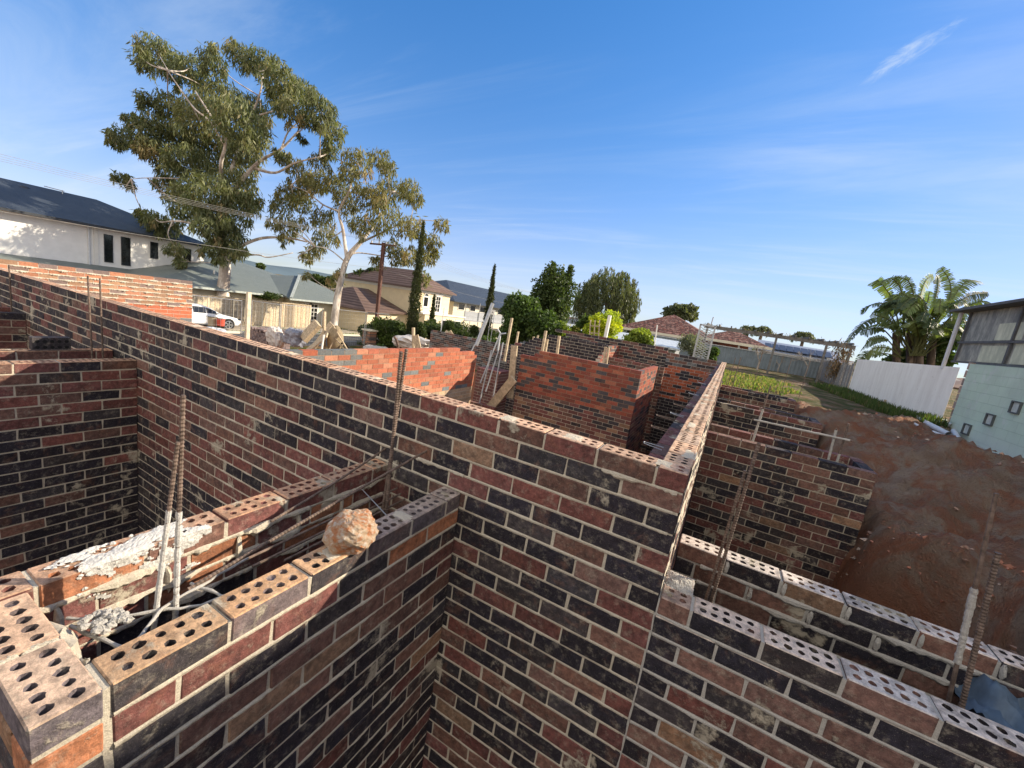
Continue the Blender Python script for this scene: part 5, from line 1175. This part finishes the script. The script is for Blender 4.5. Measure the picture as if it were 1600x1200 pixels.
# car
def lerp_tab(tab, u):
    return float(np.interp(u, [a for a, _ in tab], [b for _, b in tab]))
def build_car():
    X0 = -29.05; Y0 = 11.35; L = 4.75; W_ = 1.8; z0 = GZ+.02
    t = thing('car', 'white wagon parked across the street in front of the timber fence', 'car', (X0-W_/2, Y0+L/2, GZ))
    low = [(0, .42), (.05, .30), (.5, .24), (.95, .26), (1, .40)]
    belt = [(0, .86), (.04, .94), (.25, .96), (.6, .93), (.72, .90), (.88, .78), (.97, .66), (1, .52)]
    top = [(0, .90), (.03, 1.10), (.10, 1.36), (.2, 1.44), (.4, 1.48), (.52, 1.44), (.62, 1.27), (.70, 1.04), (.75, .91), (.88, .79), (.97, .67), (1, .53)]
    hw = [(0, .72), (.04, .84), (.15, .90), (.8, .90), (.94, .82), (1, .62)]; m = MB(); n = 48; vs = []
    rows = 9; xc = X0-W_/2
    for i in range(n+1):
        u = i/n; lo, be, tp, w = (lerp_tab(q, u) for q in (low, belt, top, hw)); rw = w*(.76 if tp > be+.05 else .9)
        prof = [(w*.90, lo), (w, lo+(be-lo)*.35), (w*1.0, lo+(be-lo)*.75), (w*.96, be), (rw+(w*.96-rw)*.35, be+(tp-be)*.6), (rw*.96, be+(tp-be)*.9), (rw*.75, tp), (0, tp+.015)]
        ring = prof+[(-a, b) for a, b in prof[:-1][::-1]]
        for (a, b) in ring: vs.append((xc+a, Y0+L*u, z0+b))
    R_ = len(ring); fs = [(i*R_+k, (i+1)*R_+k, (i+1)*R_+k+1, i*R_+k+1) for i in range(n) for k in range(R_-1)]+[tuple(range(R_)), tuple(n*R_+k for k in range(R_))[::-1]]
    m.add(vs, fs); m.build('body', M_SHINY, t, smooth=True)
    for (u0, u1) in ((.07, .20), (.21, .37), (.385, .53), (.54, .66)):
        m = MB(); P = []
        for s in range(7):
            u = u0+(u1-u0)*s/6; be, tp, w = lerp_tab(belt, u), lerp_tab(top, u), lerp_tab(hw, u); rw = w*.76
            for f_ in (.10, .80):
                a = rw+(w*.96-rw)*(1-(f_/.6)*.65 if f_ < .6 else .35*(1-(f_-.6)/.4)); P.append((xc+a+.012, Y0+L*u, z0+be+(tp-be)*f_))
        m.add(P, [(2*s, 2*s+2, 2*s+3, 2*s+1) for s in range(6)]); m.build('side_window', M_GLASS, t)
    for u in (.20, .80):
        for sd in (1, -1):
            y = Y0+L*u; x = xc+sd*.86; m = MB(); m.tube([(x-.10*sd, y, GZ+.33), (x+.07*sd, y, GZ+.33)], .33, 22); w_ = m.build('wheel', M_RUBBER, t)
            m = MB(); m.tube([(x+.06*sd, y, GZ+.33), (x+.085*sd, y, GZ+.33)], .05, 10)
            for k in range(5):
                a = 2*pi*k/5; m.beam((x+.078*sd, y, GZ+.33), (x+.078*sd, y+.22*cos(a), GZ+.33+.22*sin(a)), .06, .02, up=(1, 0, 0))
            m.tube([(x+.072*sd, y+.23*cos(a_*pi/12), GZ+.33+.23*sin(a_*pi/12)) for a_ in range(25)], .018, 5); r_ = m.build('rim', M_ALLOY, None, loc=LOC[t.name]); r_.parent = w_; r_.location = (0, 0, 0)
            if sd == 1:
                m = MB(); m.tube([(x-.02, y, GZ+.35), (x+.055, y, GZ+.35)], .39, 22); m.build('wheel_arch', M_RUBBER, t)
    m = MB(); m.ell((xc+.74, Y0+L*.955, z0+.66), (.12, .16, .06), nu=10, nv=6); m.build('headlight', M_GLASS, t)
    m = MB(); m.ell((xc+.93, Y0+L*.665, z0+1.0), (.10, .08, .06), nu=8, nv=6); m.build('wing_mirror', M_SHINY, t)
    m = MB(); m.beam((xc+.905, Y0+.4, z0+.30), (xc+.905, Y0+L-.6, z0+.27), .02, .08); m.build('sill', M_GUTTER, t)
    for u in (.33, .52): m = MB(); m.box((xc+.895, Y0+L*u, z0+.80), (xc+.925, Y0+L*u+.16, z0+.83)); m.build('door_handle', M_ALLOY, t)
build_car()
# power pole and wires
t = thing('power_pole', 'brown steel-and-timber power pole with a crossarm between the gums and the cream house', 'power pole', (-24, 22.9, GZ))
m = MB(); m.box((-24.06, 22.82, GZ), (-23.99, 22.98, 3.35)); m.box((-23.87, 22.82, GZ), (-23.80, 22.98, 3.35)); m.box((-23.99, 22.86, GZ), (-23.87, 22.94, 3.2)); m.build('pole', plain('rust_pole', (.14, .07, .055), .8, .3, 0, .25, 5), t)
m = MB(); m.beam((-25.3, 22.88, 3.20), (-22.7, 22.88, 3.20), .1, .12); m.build('crossarm', M_WOODDK, t)
for i in range(4): m = MB(); x = -25.15+i*.77; m.tube([(x, 22.88, 3.26), (x, 22.88, 3.42)], .05, 8); m.build('insulator', M_TRIM, t)
M_WIRE = plain('wire_metal', (.30, .29, .27), .5)
t = thing('power_lines', 'set of overhead wires running from the left edge past the gums to the power pole', 'power lines', (-24, 22.9, 3.4))
for i in range(4):
    x = -25.15+i*.77
    for (y0, y1) in ((-20, 22.88), (22.88, 62)):
        m = MB(); m.tube([(x, y0+(y1-y0)*s/24, 3.44-1.0*(1-((s-12)/12)**2)) for s in range(25)], .006, 5); m.build('wire', M_WIRE, t)
m = MB(); m.tube([(-23.9, -20+43*s/24, 1.5-.9*(1-((s-12)/12)**2)) for s in range(25)], .008, 5); m.build('wire', M_WIRE, t)
m = MB(); m.tube([(-23.9, 22.9+40*s/24, 1.5-.9*(1-((s-12)/12)**2)) for s in range(25)], .008, 5); m.build('wire', M_WIRE, t)
# temporary fence
def fpanel(pa, pb, x, lab, lean=0):
    a, b_ = on(0, x, *pa), on(0, x, *pb); zg = -3.95
    t = thing('fence_panel', lab, 'fence panel', (x, (a[1]+b_[1])/2, zg), 'temporary wire fence panels along the site front')
    m = MB(); m.tube([(x, a[1], zg), (x+lean, a[1], a[2]), (x+lean, b_[1], b_[2]), (x, b_[1], zg)], .022, 6); m.tube([(x, a[1], zg+.25), (x, b_[1], zg+.25)], .015, 5); m.build('frame', M_STEEL, t)
    m = MB(); n = int(abs(b_[1]-a[1])/.18)
    for i in range(1, n): y = a[1]+(b_[1]-a[1])*i/n; m.box((x-.002, y-.002, zg), (x+.002, y+.002, a[2]+(b_[2]-a[2])*i/n))
    for k in range(1, 9): z = zg+(a[2]-zg)*k/9; m.box((x-.002, a[1], z-.002), (x+.002, b_[1], z+.002))
    m.build('wire_mesh', M_STEEL, t)
fpanel((296, 461), (378, 470), -22, 'wire fence panel in front of the white car'); fpanel((394, 470), (438, 476), -22, 'wire fence panel right of the pale square post'); fpanel((440, 476), (504, 482), -22.1, 'wire fence panel left of the leaning gum trunk'); fpanel((530, 484), (572, 488), -22, 'wire fence panel in front of the garage door'); fpanel((574, 488), (608, 491), -22.2, 'wire fence panel left of the dark garden hedge')
def post(px0, py0, px1, py1, dep, w, label, mat=None, group=None, round_=False, name='post', cat='post', deep=0, group_=None):
    a = pt(px1, py1, dep); b_ = pt(px0, py0, dep)
    if deep: a = a+(a-b_)/np.linalg.norm(a-b_)*deep
    m = MB(); (m.tube([a, b_], w/2, 9) if round_ else m.beam(a, b_, w, w, up=(0, 1, 0))); return tag(m.build(name, mat or M_WOOD, loc=tuple(a)), label, cat, group)
post(389, 457, 386, 530, 16, .13, 'pale square post standing between two wire fence panels', plain('pale_post', (.60, .52, .38), .8), deep=.6)
post(770, 474, 744, 540, 11, .10, 'thick grey leaning prop in front of the garden hedges', M_STEEL, round_=True, name='steel_prop', cat='prop')
GPp = 'thin grey props leaning behind the doorway gap'
for (a, lb) in (((768, 547, 756, 600), 'leaning'), ((782, 520, 762, 570), ''), ((779, 548, 768, 583), ''), ((786, 535, 776, 590), ''), ((742, 538, 731, 560), '')):
    post(*a, 10.5, .035, 'thin grey steel prop leaning behind the doorway gap', M_STEEL, GPp, True, 'steel_prop', 'prop', .5)
m = MB(); q = [pt(777, 514, 13), pt(782, 521, 13), pt(778, 548, 13)]; m.tube(q, .03, 7); m.tube([pt(782, 522, 13), pt(791, 521, 13)], .03, 7); tag(m.build('bent_pipe', M_STEEL, loc=tuple(q[0])), 'thin bent grey pipe with a hooked top behind the doorway gap', 'pipe')
post(800, 497, 792, 542, 14, .07, 'pale timber post standing left of the citrus tree', deep=.5)
for (a, d_, w_, lb) in (((810, 518, 806, 540), 18, .07, 'short pale stake in front of the citrus tree, left'), ((834, 526, 831, 548), 16, .06, 'short pale stake under the citrus tree, middle'), ((841, 524, 836, 540), 17, .06, 'crooked pale stake under the citrus tree, right')): post(*a, d_, w_, lb, deep=.5)
post(853, 517, 847, 550, 10.6, .06, 'pale timber post on the shaded red wall, leftmost and tallest', deep=.3); post(855.5, 530, 852, 551, 10.7, .05, 'pale short post behind the shaded red wall, next to the tallest', deep=.3); post(874, 525, 870, 556, 10.4, .06, 'pale post behind the shaded red wall, under the dark stepped wall', deep=.3)
post(946, 542, 943, 571, 9.6, .045, 'pale post pair behind the red wall, left member', deep=.3); post(951, 543, 947, 572, 9.6, .045, 'pale post pair behind the red wall, right member', deep=.3)
post(953, 493, 946, 527, 13.6, .10, 'white-painted post leaning in front of the bright yellow-green shrub', M_TRIM, deep=.3)
post(1027, 508, 1024, 530, 15, .035, 'thin white post near the pale shed roof', M_TRIM, deep=.5)
post(724, 489, 718, 530, 22, .05, 'thin post with a flat top standing by the cream house porch', M_STEEL, round_=True, deep=.8) if False else None
post(694, 481, 689, 516, 24, .05, 'thin grey post standing in front of the cream house porch', M_STEEL, round_=True, deep=.8)
t = thing('trellis', 'small timber trellis in front of the dark bush on the cross wall', 'trellis', tuple(pt(928, 527, 13.5)))
for (a, b_) in (((923, 500), (921, 527)), ((930, 500), (928, 528)), ((937, 500), (935, 529)), ((922, 509), (937, 510)), ((921, 520), (936, 521))): m = MB(); m.beam(pt(*a, 13.5), pt(*b_, 13.5), .03, .03, up=(0, 1, 0)); m.build('slat', M_WOOD, t)
t = thing('sign', 'small square white sign on two thin posts in front of the scaffold', 'sign', tuple(pt(770, 512, 22)))
c0 = pt(770, 488, 22); m = MB(); m.box(c0-np.array([.13, .01, .13]), c0+np.array([.13, .01, .13])); m.build('sign_board', M_TRIM, t); m = MB(); m.box(c0-np.array([.03, .02, .01]), c0+np.array([.03, -.012, .01])); m.box(c0-np.array([.01, .02, .03]), c0+np.array([.01, -.012, .03])); m.build('mark', M_GUTTER, t)
for dx in (-.10, .10): m = MB(); m.tube([c0+np.array([dx, .02, .1]), c0+np.array([dx, .02, -1.6])], .02, 6); m.build('sign_post', M_STEEL, t)
t = thing('letterbox', 'white letterbox pillar in front of the garage door', 'letterbox', tuple(gnd(555, 513)))
q = gnd(555, 513, -4.0); m = MB(); m.box(q-np.array([.17, .17, 0]), q+np.array([.17, .17, 1.15])); m.build('pillar', M_TRIM, t); m = MB(); m.box(q-np.array([.2, .2, -1.152]), q+np.array([.2, .2, 1.23])); m.build('cap', M_TRIM, t); m = MB(); m.box(q+np.array([.171, -.09, .8]), q+np.array([.18, .09, .86])); m.build('slot', M_GUTTER, t)
t = thing('brick_pillar', 'dark brick letterbox pillar with a pale cap beside the round shrub', 'pillar', tuple(gnd(576, 540, -3.9)))
q = gnd(576, 538, -3.9); bm, mm = MB(), MB(); rng = np.random.default_rng(66); run(bm, mm, 0, q[0]-.35, q[0]+.35, q[1]-.3, q[1]+.3, -2.95, -3.9, palmix(lambda a, k: ((CHAR, 1), (BROWN, 1.2), (ORNG, .5))), rng, bev=0); bm.build('bricks', M_BRICKFAR, t); mm.build('mortar', M_MORTAR, t); m = MB(); m.box((q[0]-.42, q[1]-.37, -2.945), (q[0]+.42, q[1]+.37, -2.86)); m.build('cap', M_CREAM2, t)

# ================================================================== SITE CLUTTER
def stackb(px, py, nx, ny, nz_, dep, seed, label, cols):
    rng = np.random.default_rng(seed); q = pt(px, py, dep); t = thing('brick_stack', label, 'brick stack', tuple(q)); m = MB()
    for k in range(nz_):
        for i in range(nx):
            for j in range(ny):
                if k > nz_-3 and rng.random() < .3: continue
                o = (rng.random(2)-.5)*.02; x, y, z = q[0]+i*.12+o[0], q[1]+j*.24+o[1], q[2]+k*.08; m.box((x, y, z), (x+.11, y+.23, z+.076), jc(pick(rng, *cols), rng, .2))
    m.build('bricks', M_ANYR, t)
stackb(388, 556, 13, 5, 19, 21.0, 501, 'stack of greyish-pink pavers right of the pale square post', (((.26, .20, .19), 3), ((.17, .13, .13), 1)))
stackb(375, 575, 6, 9, 7, 20, 502, 'lower untidy stack of pavers in front of the taller one', (((.30, .23, .20), 3), ((.18, .14, .13), 1)))
def heap(name, label, cat, px, py, dep, rx, rz, mat, seed, amp=.3, ry=None, pts_=26):
    rng = np.random.default_rng(seed); c = pt(px, py, dep); RX_, RZ_ = rx*dep/FPX, rz*dep/FPX; RY_ = ry or RX_*.8
    dirs = rng.normal(size=(pts_, 3)); dirs /= np.linalg.norm(dirs, axis=1)[:, None]; off = .62+.38*rng.random(pts_); m = MB(); vs = []; nu, nv = 28, 16
    for j in range(nv+1):
        th = pi*j/nv
        for i in range(nu):
            a = 2*pi*i/nu; d = np.array([sin(th)*cos(a), sin(th)*sin(a), cos(th)]); r = min([1.1]+[w/max(.05, d@e) for e, w in zip(dirs, off) if d@e > .3]); r *= (abs(d[0])**4+abs(d[1])**4+abs(d[2])**4)**-.25*.92*(1+(rng.random()-.5)*.07+.05*S_(a*9+th*5)+.04*S_(a*5-th*13))
            vs.append((c[0]+d[0]*RX_*r, c[1]+d[1]*RY_*r, c[2]+d[2]*RZ_*r))
    m.add(vs, [(j*nu+i, (j+1)*nu+i, (j+1)*nu+(i+1) % nu, j*nu+(i+1) % nu) for j in range(nv) for i in range(nu)]); return tag(m.build(name, mat, loc=(c[0], c[1], c[2]-RZ_)), label, cat)
M_FILM = plain('cloudy_film', (.58, .54, .50), .35, .5, 0, .25, 4); M_FILMG = plain('grey_film', (.24, .25, .30), .35, .5, 0, .3, 5); M_FILMW = plain('white_film', (.62, .66, .72), .4, .5, 0, .2, 5)
heap('wrapped_pallet', 'pallet of pavers under torn milky plastic film', 'pallet', 430, 526, 20, 15, 20, M_FILM, 601); heap('wrapped_pallet', 'pallet wrapped in grey plastic film left of the crossed boards', 'pallet', 462, 528, 20, 18, 17, M_FILMG, 602)
heap('wrapped_pallet', 'pallet wrapped in white plastic with two buckets on it, by the car', 'pallet', 336, 519, 21.5, 22, 9, M_FILMW, 603)
heap('rubble_heap', 'heap of white plastic and rubble behind the bright red wall', 'heap', 648, 537, 20, 40, 11, M_FILM, 604, .8); heap('rubble_heap', 'grey cement bags heaped left of the white plastic heap', 'heap', 590, 548, 20, 22, 9, M_MORTGREY, 605)
def bucket(px, py, dep, r, h, col, label):
    q = pt(px, py, dep); t = thing('bucket', label, 'bucket', tuple(q)); m = MB(); n = 20; m.tube([q, q+np.array([0, 0, h])], [r*.85, r], n, col); m.tube([q+np.array([0, 0, h-.03]), q+np.array([0, 0, h])], r*1.06, n, col); m.build('tub', M_ANY, t)
    m = MB(); m.tube([q+np.array([r*cos(a*pi/10), 0, h+r*.5*sin(a*pi/10)]) for a in range(11)], .008, 5, (.5, .5, .5)); m.build('handle', M_ANY, t)
bucket(332, 509, 21, .22, .44, (.42, .36, .24), 'khaki bucket standing on the white wrapped pallet'); bucket(345, 509, 21, .19, .36, (.62, .10, .06), 'red and white bucket standing on the white wrapped pallet')
plank(pt(452, 572, 19), pt(512, 522, 18.5), .60, .06, 'wide pale form board leaning up to the right, the nearest of the crossed boards', up=(0, -.6, 1)); plank(pt(478, 560, 19.5), pt(518, 505, 19.5), .45, .06, 'wide weathered form board crossing behind the nearest one', up=(0, -.6, 1)); plank(pt(474, 530, 19.8), pt(497, 505, 19.8), .55, .22, 'thick pale board lying on top of the grey wrapped pallet', up=(.3, -.5, 1))
plank(pt(506, 560, 19), pt(507, 487, 19), .12, .10, 'pale upright post behind the crossed form boards', up=(0, 1, 0)); plank(pt(500, 565, 18), pt(506, 523, 18), .07, .05, 'thin white stick in front of the crossed boards', up=(0, 1, 0), mat=M_TRIM)
# barrow-like mixer bundle
t = thing('wheelbarrow', 'upturned wheelbarrow and sacks piled behind the bright red wall', 'wheelbarrow', tuple(pt(524, 552, 19)))
def hoop(c, r, w, dep, m, ax=(1, .2, 0)):
    ax = np.array(ax)/np.linalg.norm(ax); u = np.cross(ax, (0, 0, 1)); u /= np.linalg.norm(u); v = np.cross(ax, u); m.tube([c+(u*cos(a*pi/10)+v*sin(a*pi/10))*r for a in range(21)], w, 7)
m = MB(); hoop(pt(536, 545, 19), .26, .05, 19, m, (-.45, .87, 0)); m.build('wheel', M_RUBBER, t); m = MB(); c = pt(524, 530, 19); m.ell(c, (.36, .36, .62), nu=16, nv=10, jit=.1); m.build('tray', plain('grimy_sack', (.30, .24, .15), .9), t, smooth=True)
for (a, b_) in (((512, 515), (540, 548)), ((520, 508), (545, 550)), ((530, 512), (512, 552))): m = MB(); m.beam(pt(*a, 18.7), pt(*b_, 18.7), .05, .05); m.build('handle', M_WOOD, t)
t = thing('sawhorse', 'pair of boards leaning together like an A behind the bright red wall', 'sawhorse', tuple(pt(695, 548, 19)))
for (a, b_, w_) in (((672, 556), (702, 519), .38), ((724, 556), (700, 519), .34)): m = MB(); m.beam(pt(*a, 19), pt(*b_, 19), w_, .05, up=(0, -1, .3)); m.build('board', M_WOOD, t)
m = MB(); m.beam(pt(699, 519, 19.2), pt(706, 520, 18.6), .05, .05); m.build('peg', M_WOOD, t)
plank(pt(646, 552, 18), pt(646, 512, 18), .11, .09, 'pale upright post on the white plastic heap', up=(0, 1, 0)); plank(pt(656, 556, 17.5), pt(649, 524, 17.5), .30, .05, 'pale broken board leaning on the upright post', up=(0, -1, .2))
m = MB(); q = [on(0, -5.45, x, y) for (x, y) in ((623, 556), (622, 540), (619, 530), (616, 526))]; m.tube(q, .022, 8); tag(m.build('bent_bar', M_RUST, loc=tuple(q[0])), 'dark bent bar hooking over the top of the bright red wall', 'steel bar')
m = MB(); q = [pt(731, 545, 19), pt(734, 532, 19), pt(727, 527, 19)]; m.tube(q, .05, 6); tag(m.build('hose_stand', plain('green_paint', (.05, .22, .18), .6), loc=tuple(q[0])), 'thin green-blue stand right of the leaning boards', 'stand')
# distant hill and far suburb
m = MB(); hx = []; rng = np.random.default_rng(88)
M_HILL = plain('far_hill', (.10, .14, .17), .95, .1, 0, .15, .01)  # bluish base colour stands in for distance haze
vs = []; n = 80
for i in range(n+1):
    u = i/n; y = 200+1400*u
    for j in range(9):
        v = j/8; vs.append((-1150-260*v, y, -4+30*sin(pi*v)*(.55+.45*sin(pi*u))*(1+.15*S_(u*11)+.08*S_(u*37+v*5))))
m.add(vs, [(i*9+j, (i+1)*9+j, (i+1)*9+j+1, i*9+j+1) for i in range(n) for j in range(8)]); tag(m.build('hills', M_HILL, smooth=True), kind='structure')
GF = 'low houses far behind'
M_FARROOF = [plain('far_roof_a', (.16, .10, .08), .8), plain('far_roof_b', (.13, .14, .15), .7), plain('far_roof_c', (.28, .26, .24), .7)]
rng = np.random.default_rng(55)
for i in range(34):
    y = 55+rng.random()*60; x = -75+i*3.6
    if -42 < x < -26 and y < 75: y = 90
    t = thing('far_house', 'low house with hipped roof far behind, one of many mostly hidden by the nearer ones', 'house', (x, y, -3.6), GF); w_ = 5+rng.random()*3
    m = MB(); m.box((x-w_, y-4, -4.2), (x+w_, y+4, -1.0)); m.build('wall', (M_CREAM2, M_WHITE, M_CREAM)[i % 3], t); m = MB(); hip(m, x-w_-.5, x+w_+.5, y-4.5, y+4.5, -1.0, .25+rng.random()*.3); m.build('roof', M_FARROOF[i % 3], t)
for i in range(42):
    y = 50+rng.random()*70; x = -90+i*3.4+rng.random()*2
    rr = 1.0+rng.random()*1.2; c = np.array([x, y, -2.2+rng.random()*.9]); t = thing('far_tree', 'rounded tree far behind among the low houses', 'tree', (x, y, -4), 'trees far behind'); m = MB(); leaves(m, c, (rr*1.3, rr*1.3, rr), 170, rng, HZ, .4, .5, 0, .3); m.build('crown', M_LEAF, t); m = MB(); m.tube([(x, y, -4), tuple(c)], [.15, .08], 5); m.build('trunk', M_BARKDK, t)
EXPO = 0.9
# ================================================================== CAMERA, LIGHT, SKY
cam = bpy.data.cameras.new('camera'); co = bpy.data.objects.new('camera', cam); COL.objects.link(co)
from mathutils import Matrix
M = Matrix(((RX[0], -RY[0], -RZ[0], 0), (RX[1], -RY[1], -RZ[1], 0), (RX[2], -RY[2], -RZ[2], 0), (0, 0, 0, 1)))
co.matrix_world = M
cam.sensor_fit = 'HORIZONTAL'; cam.sensor_width = 36; cam.lens = FPX/1600*36; cam.clip_start = .03; cam.clip_end = 5000
SC.camera = co
SUN = np.array([1.45, 1.37, 1.0]); SUN /= np.linalg.norm(SUN)
sl = bpy.data.lights.new('sun', 'SUN'); so = bpy.data.objects.new('sun', sl); COL.objects.link(so)
so.rotation_euler = Vector(SUN).to_track_quat('Z', 'Y').to_euler(); so.location = (0, 0, 30)
sl.energy = 4.4; sl.angle = math.radians(.5); sl.color = (1.0, .87, .68)
w = bpy.data.worlds.new('World'); SC.world = w; w.use_nodes = True; nt = w.node_tree
bg = nt.nodes['Background']; bg.inputs['Strength'].default_value = .15
sky = N(nt, 'ShaderNodeTexSky', sky_type='NISHITA', sun_disc=False)
sky.sun_elevation = math.asin(SUN[2]); sky.sun_rotation = math.atan2(SUN[0], SUN[1])
sky.air_density = 1.0; sky.dust_density = .15; sky.ozone_density = 2.2
tc = N(nt, 'ShaderNodeTexCoord').outputs['Generated']
sep = N(nt, 'ShaderNodeSeparateXYZ'); nt.links.new(tc, sep.inputs[0])
def M2(op, a, b):
    m = N(nt, 'ShaderNodeMath', operation=op)
    for i, v in enumerate((a, b)):
        if hasattr(v, 'links'): nt.links.new(v, m.inputs[i])
        else: m.inputs[i].default_value = v
    return m.outputs[0]
zz = M2('ADD', M2('MAXIMUM', sep.outputs[2], 0.0), .09)
px_ = M2('DIVIDE', sep.outputs[0], zz); py_ = M2('DIVIDE', sep.outputs[1], zz)
cb = N(nt, 'ShaderNodeCombineXYZ'); nt.links.new(px_, cb.inputs[0]); nt.links.new(py_, cb.inputs[1])
mp = N(nt, 'ShaderNodeMapping'); mp.inputs['Rotation'].default_value = (0, 0, math.radians(28)); mp.inputs['Scale'].default_value = (.32, 1.5, 1)
nt.links.new(cb.outputs[0], mp.inputs[0])
n1 = noise(nt, mp.outputs[0], 1.15, 9, .62, .5); n2 = noise(nt, cb.outputs[0], .38, 3, .5)
cir = mul(nt, ramp(nt, n1, .44, .76), ramp(nt, n2, .34, .60))
low = ramp(nt, sep.outputs[2], .0, .28, .75, 0)
cir = M2('ADD', mul(nt, cir, .40), mul(nt, mul(nt, low, ramp(nt, n1, .35, .75)), .45))
# one bright wisp high on the right
d0 = ray(1418, 84); d0 = d0/np.linalg.norm(d0); d1 = ray(1490, 40)/np.linalg.norm(ray(1490, 40))-ray(1350, 125)/np.linalg.norm(ray(1350, 125)); d1 /= np.linalg.norm(d1)
d2 = np.cross(d0, d1)
def dot(v):
    n = N(nt, 'ShaderNodeVectorMath', operation='DOT_PRODUCT'); nt.links.new(tc, n.inputs[0]); n.inputs[1].default_value = tuple(v); return n.outputs['Value']
a1 = M2('DIVIDE', M2('SUBTRACT', dot(d1), float(d0@d1)), .062); a2 = M2('DIVIDE', dot(d2), .017)
ww = N(nt, 'ShaderNodeCombineXYZ'); nt.links.new(M2('MULTIPLY', a1, 1.1), ww.inputs[0]); nt.links.new(M2('MULTIPLY', a2, .9), ww.inputs[1])
nw = noise(nt, ww.outputs[0], 1.6, 9, .7, .6)
g = M2('SUBTRACT', 1.0, M2('ADD', M2('MULTIPLY', a1, a1), M2('MULTIPLY', a2, a2)))
wisp = mul(nt, ramp(nt, M2('ADD', g, M2('MULTIPLY', M2('SUBTRACT', nw, .5), 3.2)), .1, 2.2), ramp(nt, g, -1.0, .7))
front = ramp(nt, dot(d0), .5, .8)
cir = M2('MINIMUM', M2('ADD', cir, mul(nt, mul(nt, wisp, front), .8)), .95)
hs = N(nt, 'ShaderNodeHueSaturation'); hs.inputs['Saturation'].default_value = 1.36; hs.inputs['Value'].default_value = 1.0
nt.links.new(sky.outputs[0], hs.inputs['Color'])
def VM(op, a, b_):
    n = N(nt, 'ShaderNodeVectorMath', operation=op)
    for i, v in enumerate((a, b_)):
        if hasattr(v, 'links'): nt.links.new(v, n.inputs[i])
        else: n.inputs[i].default_value = v
    return n.outputs[0]
s0 = VM('MULTIPLY', hs.outputs[0], (1.16, .93, 1.08)); KK = (3.7, 5.3, 9.0)
sk = VM('DIVIDE', VM('MULTIPLY', s0, KK), VM('ADD', s0, KK))
c = mix(nt, cir, sk, (2.7, 3.1, 3.6))
# bright cloud added to the unseen sky behind the viewer as neutral fill
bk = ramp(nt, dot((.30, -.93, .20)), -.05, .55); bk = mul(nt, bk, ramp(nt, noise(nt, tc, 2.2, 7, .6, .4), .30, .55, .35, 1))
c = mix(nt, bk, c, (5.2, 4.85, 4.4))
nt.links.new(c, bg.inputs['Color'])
SC.view_settings.view_transform = 'Standard'; SC.view_settings.look = 'None'; SC.view_settings.exposure = EXPO; SC.view_settings.gamma = 1
SC.cycles.max_bounces = 6; SC.cycles.diffuse_bounces = 4; SC.cycles.transparent_max_bounces = 6
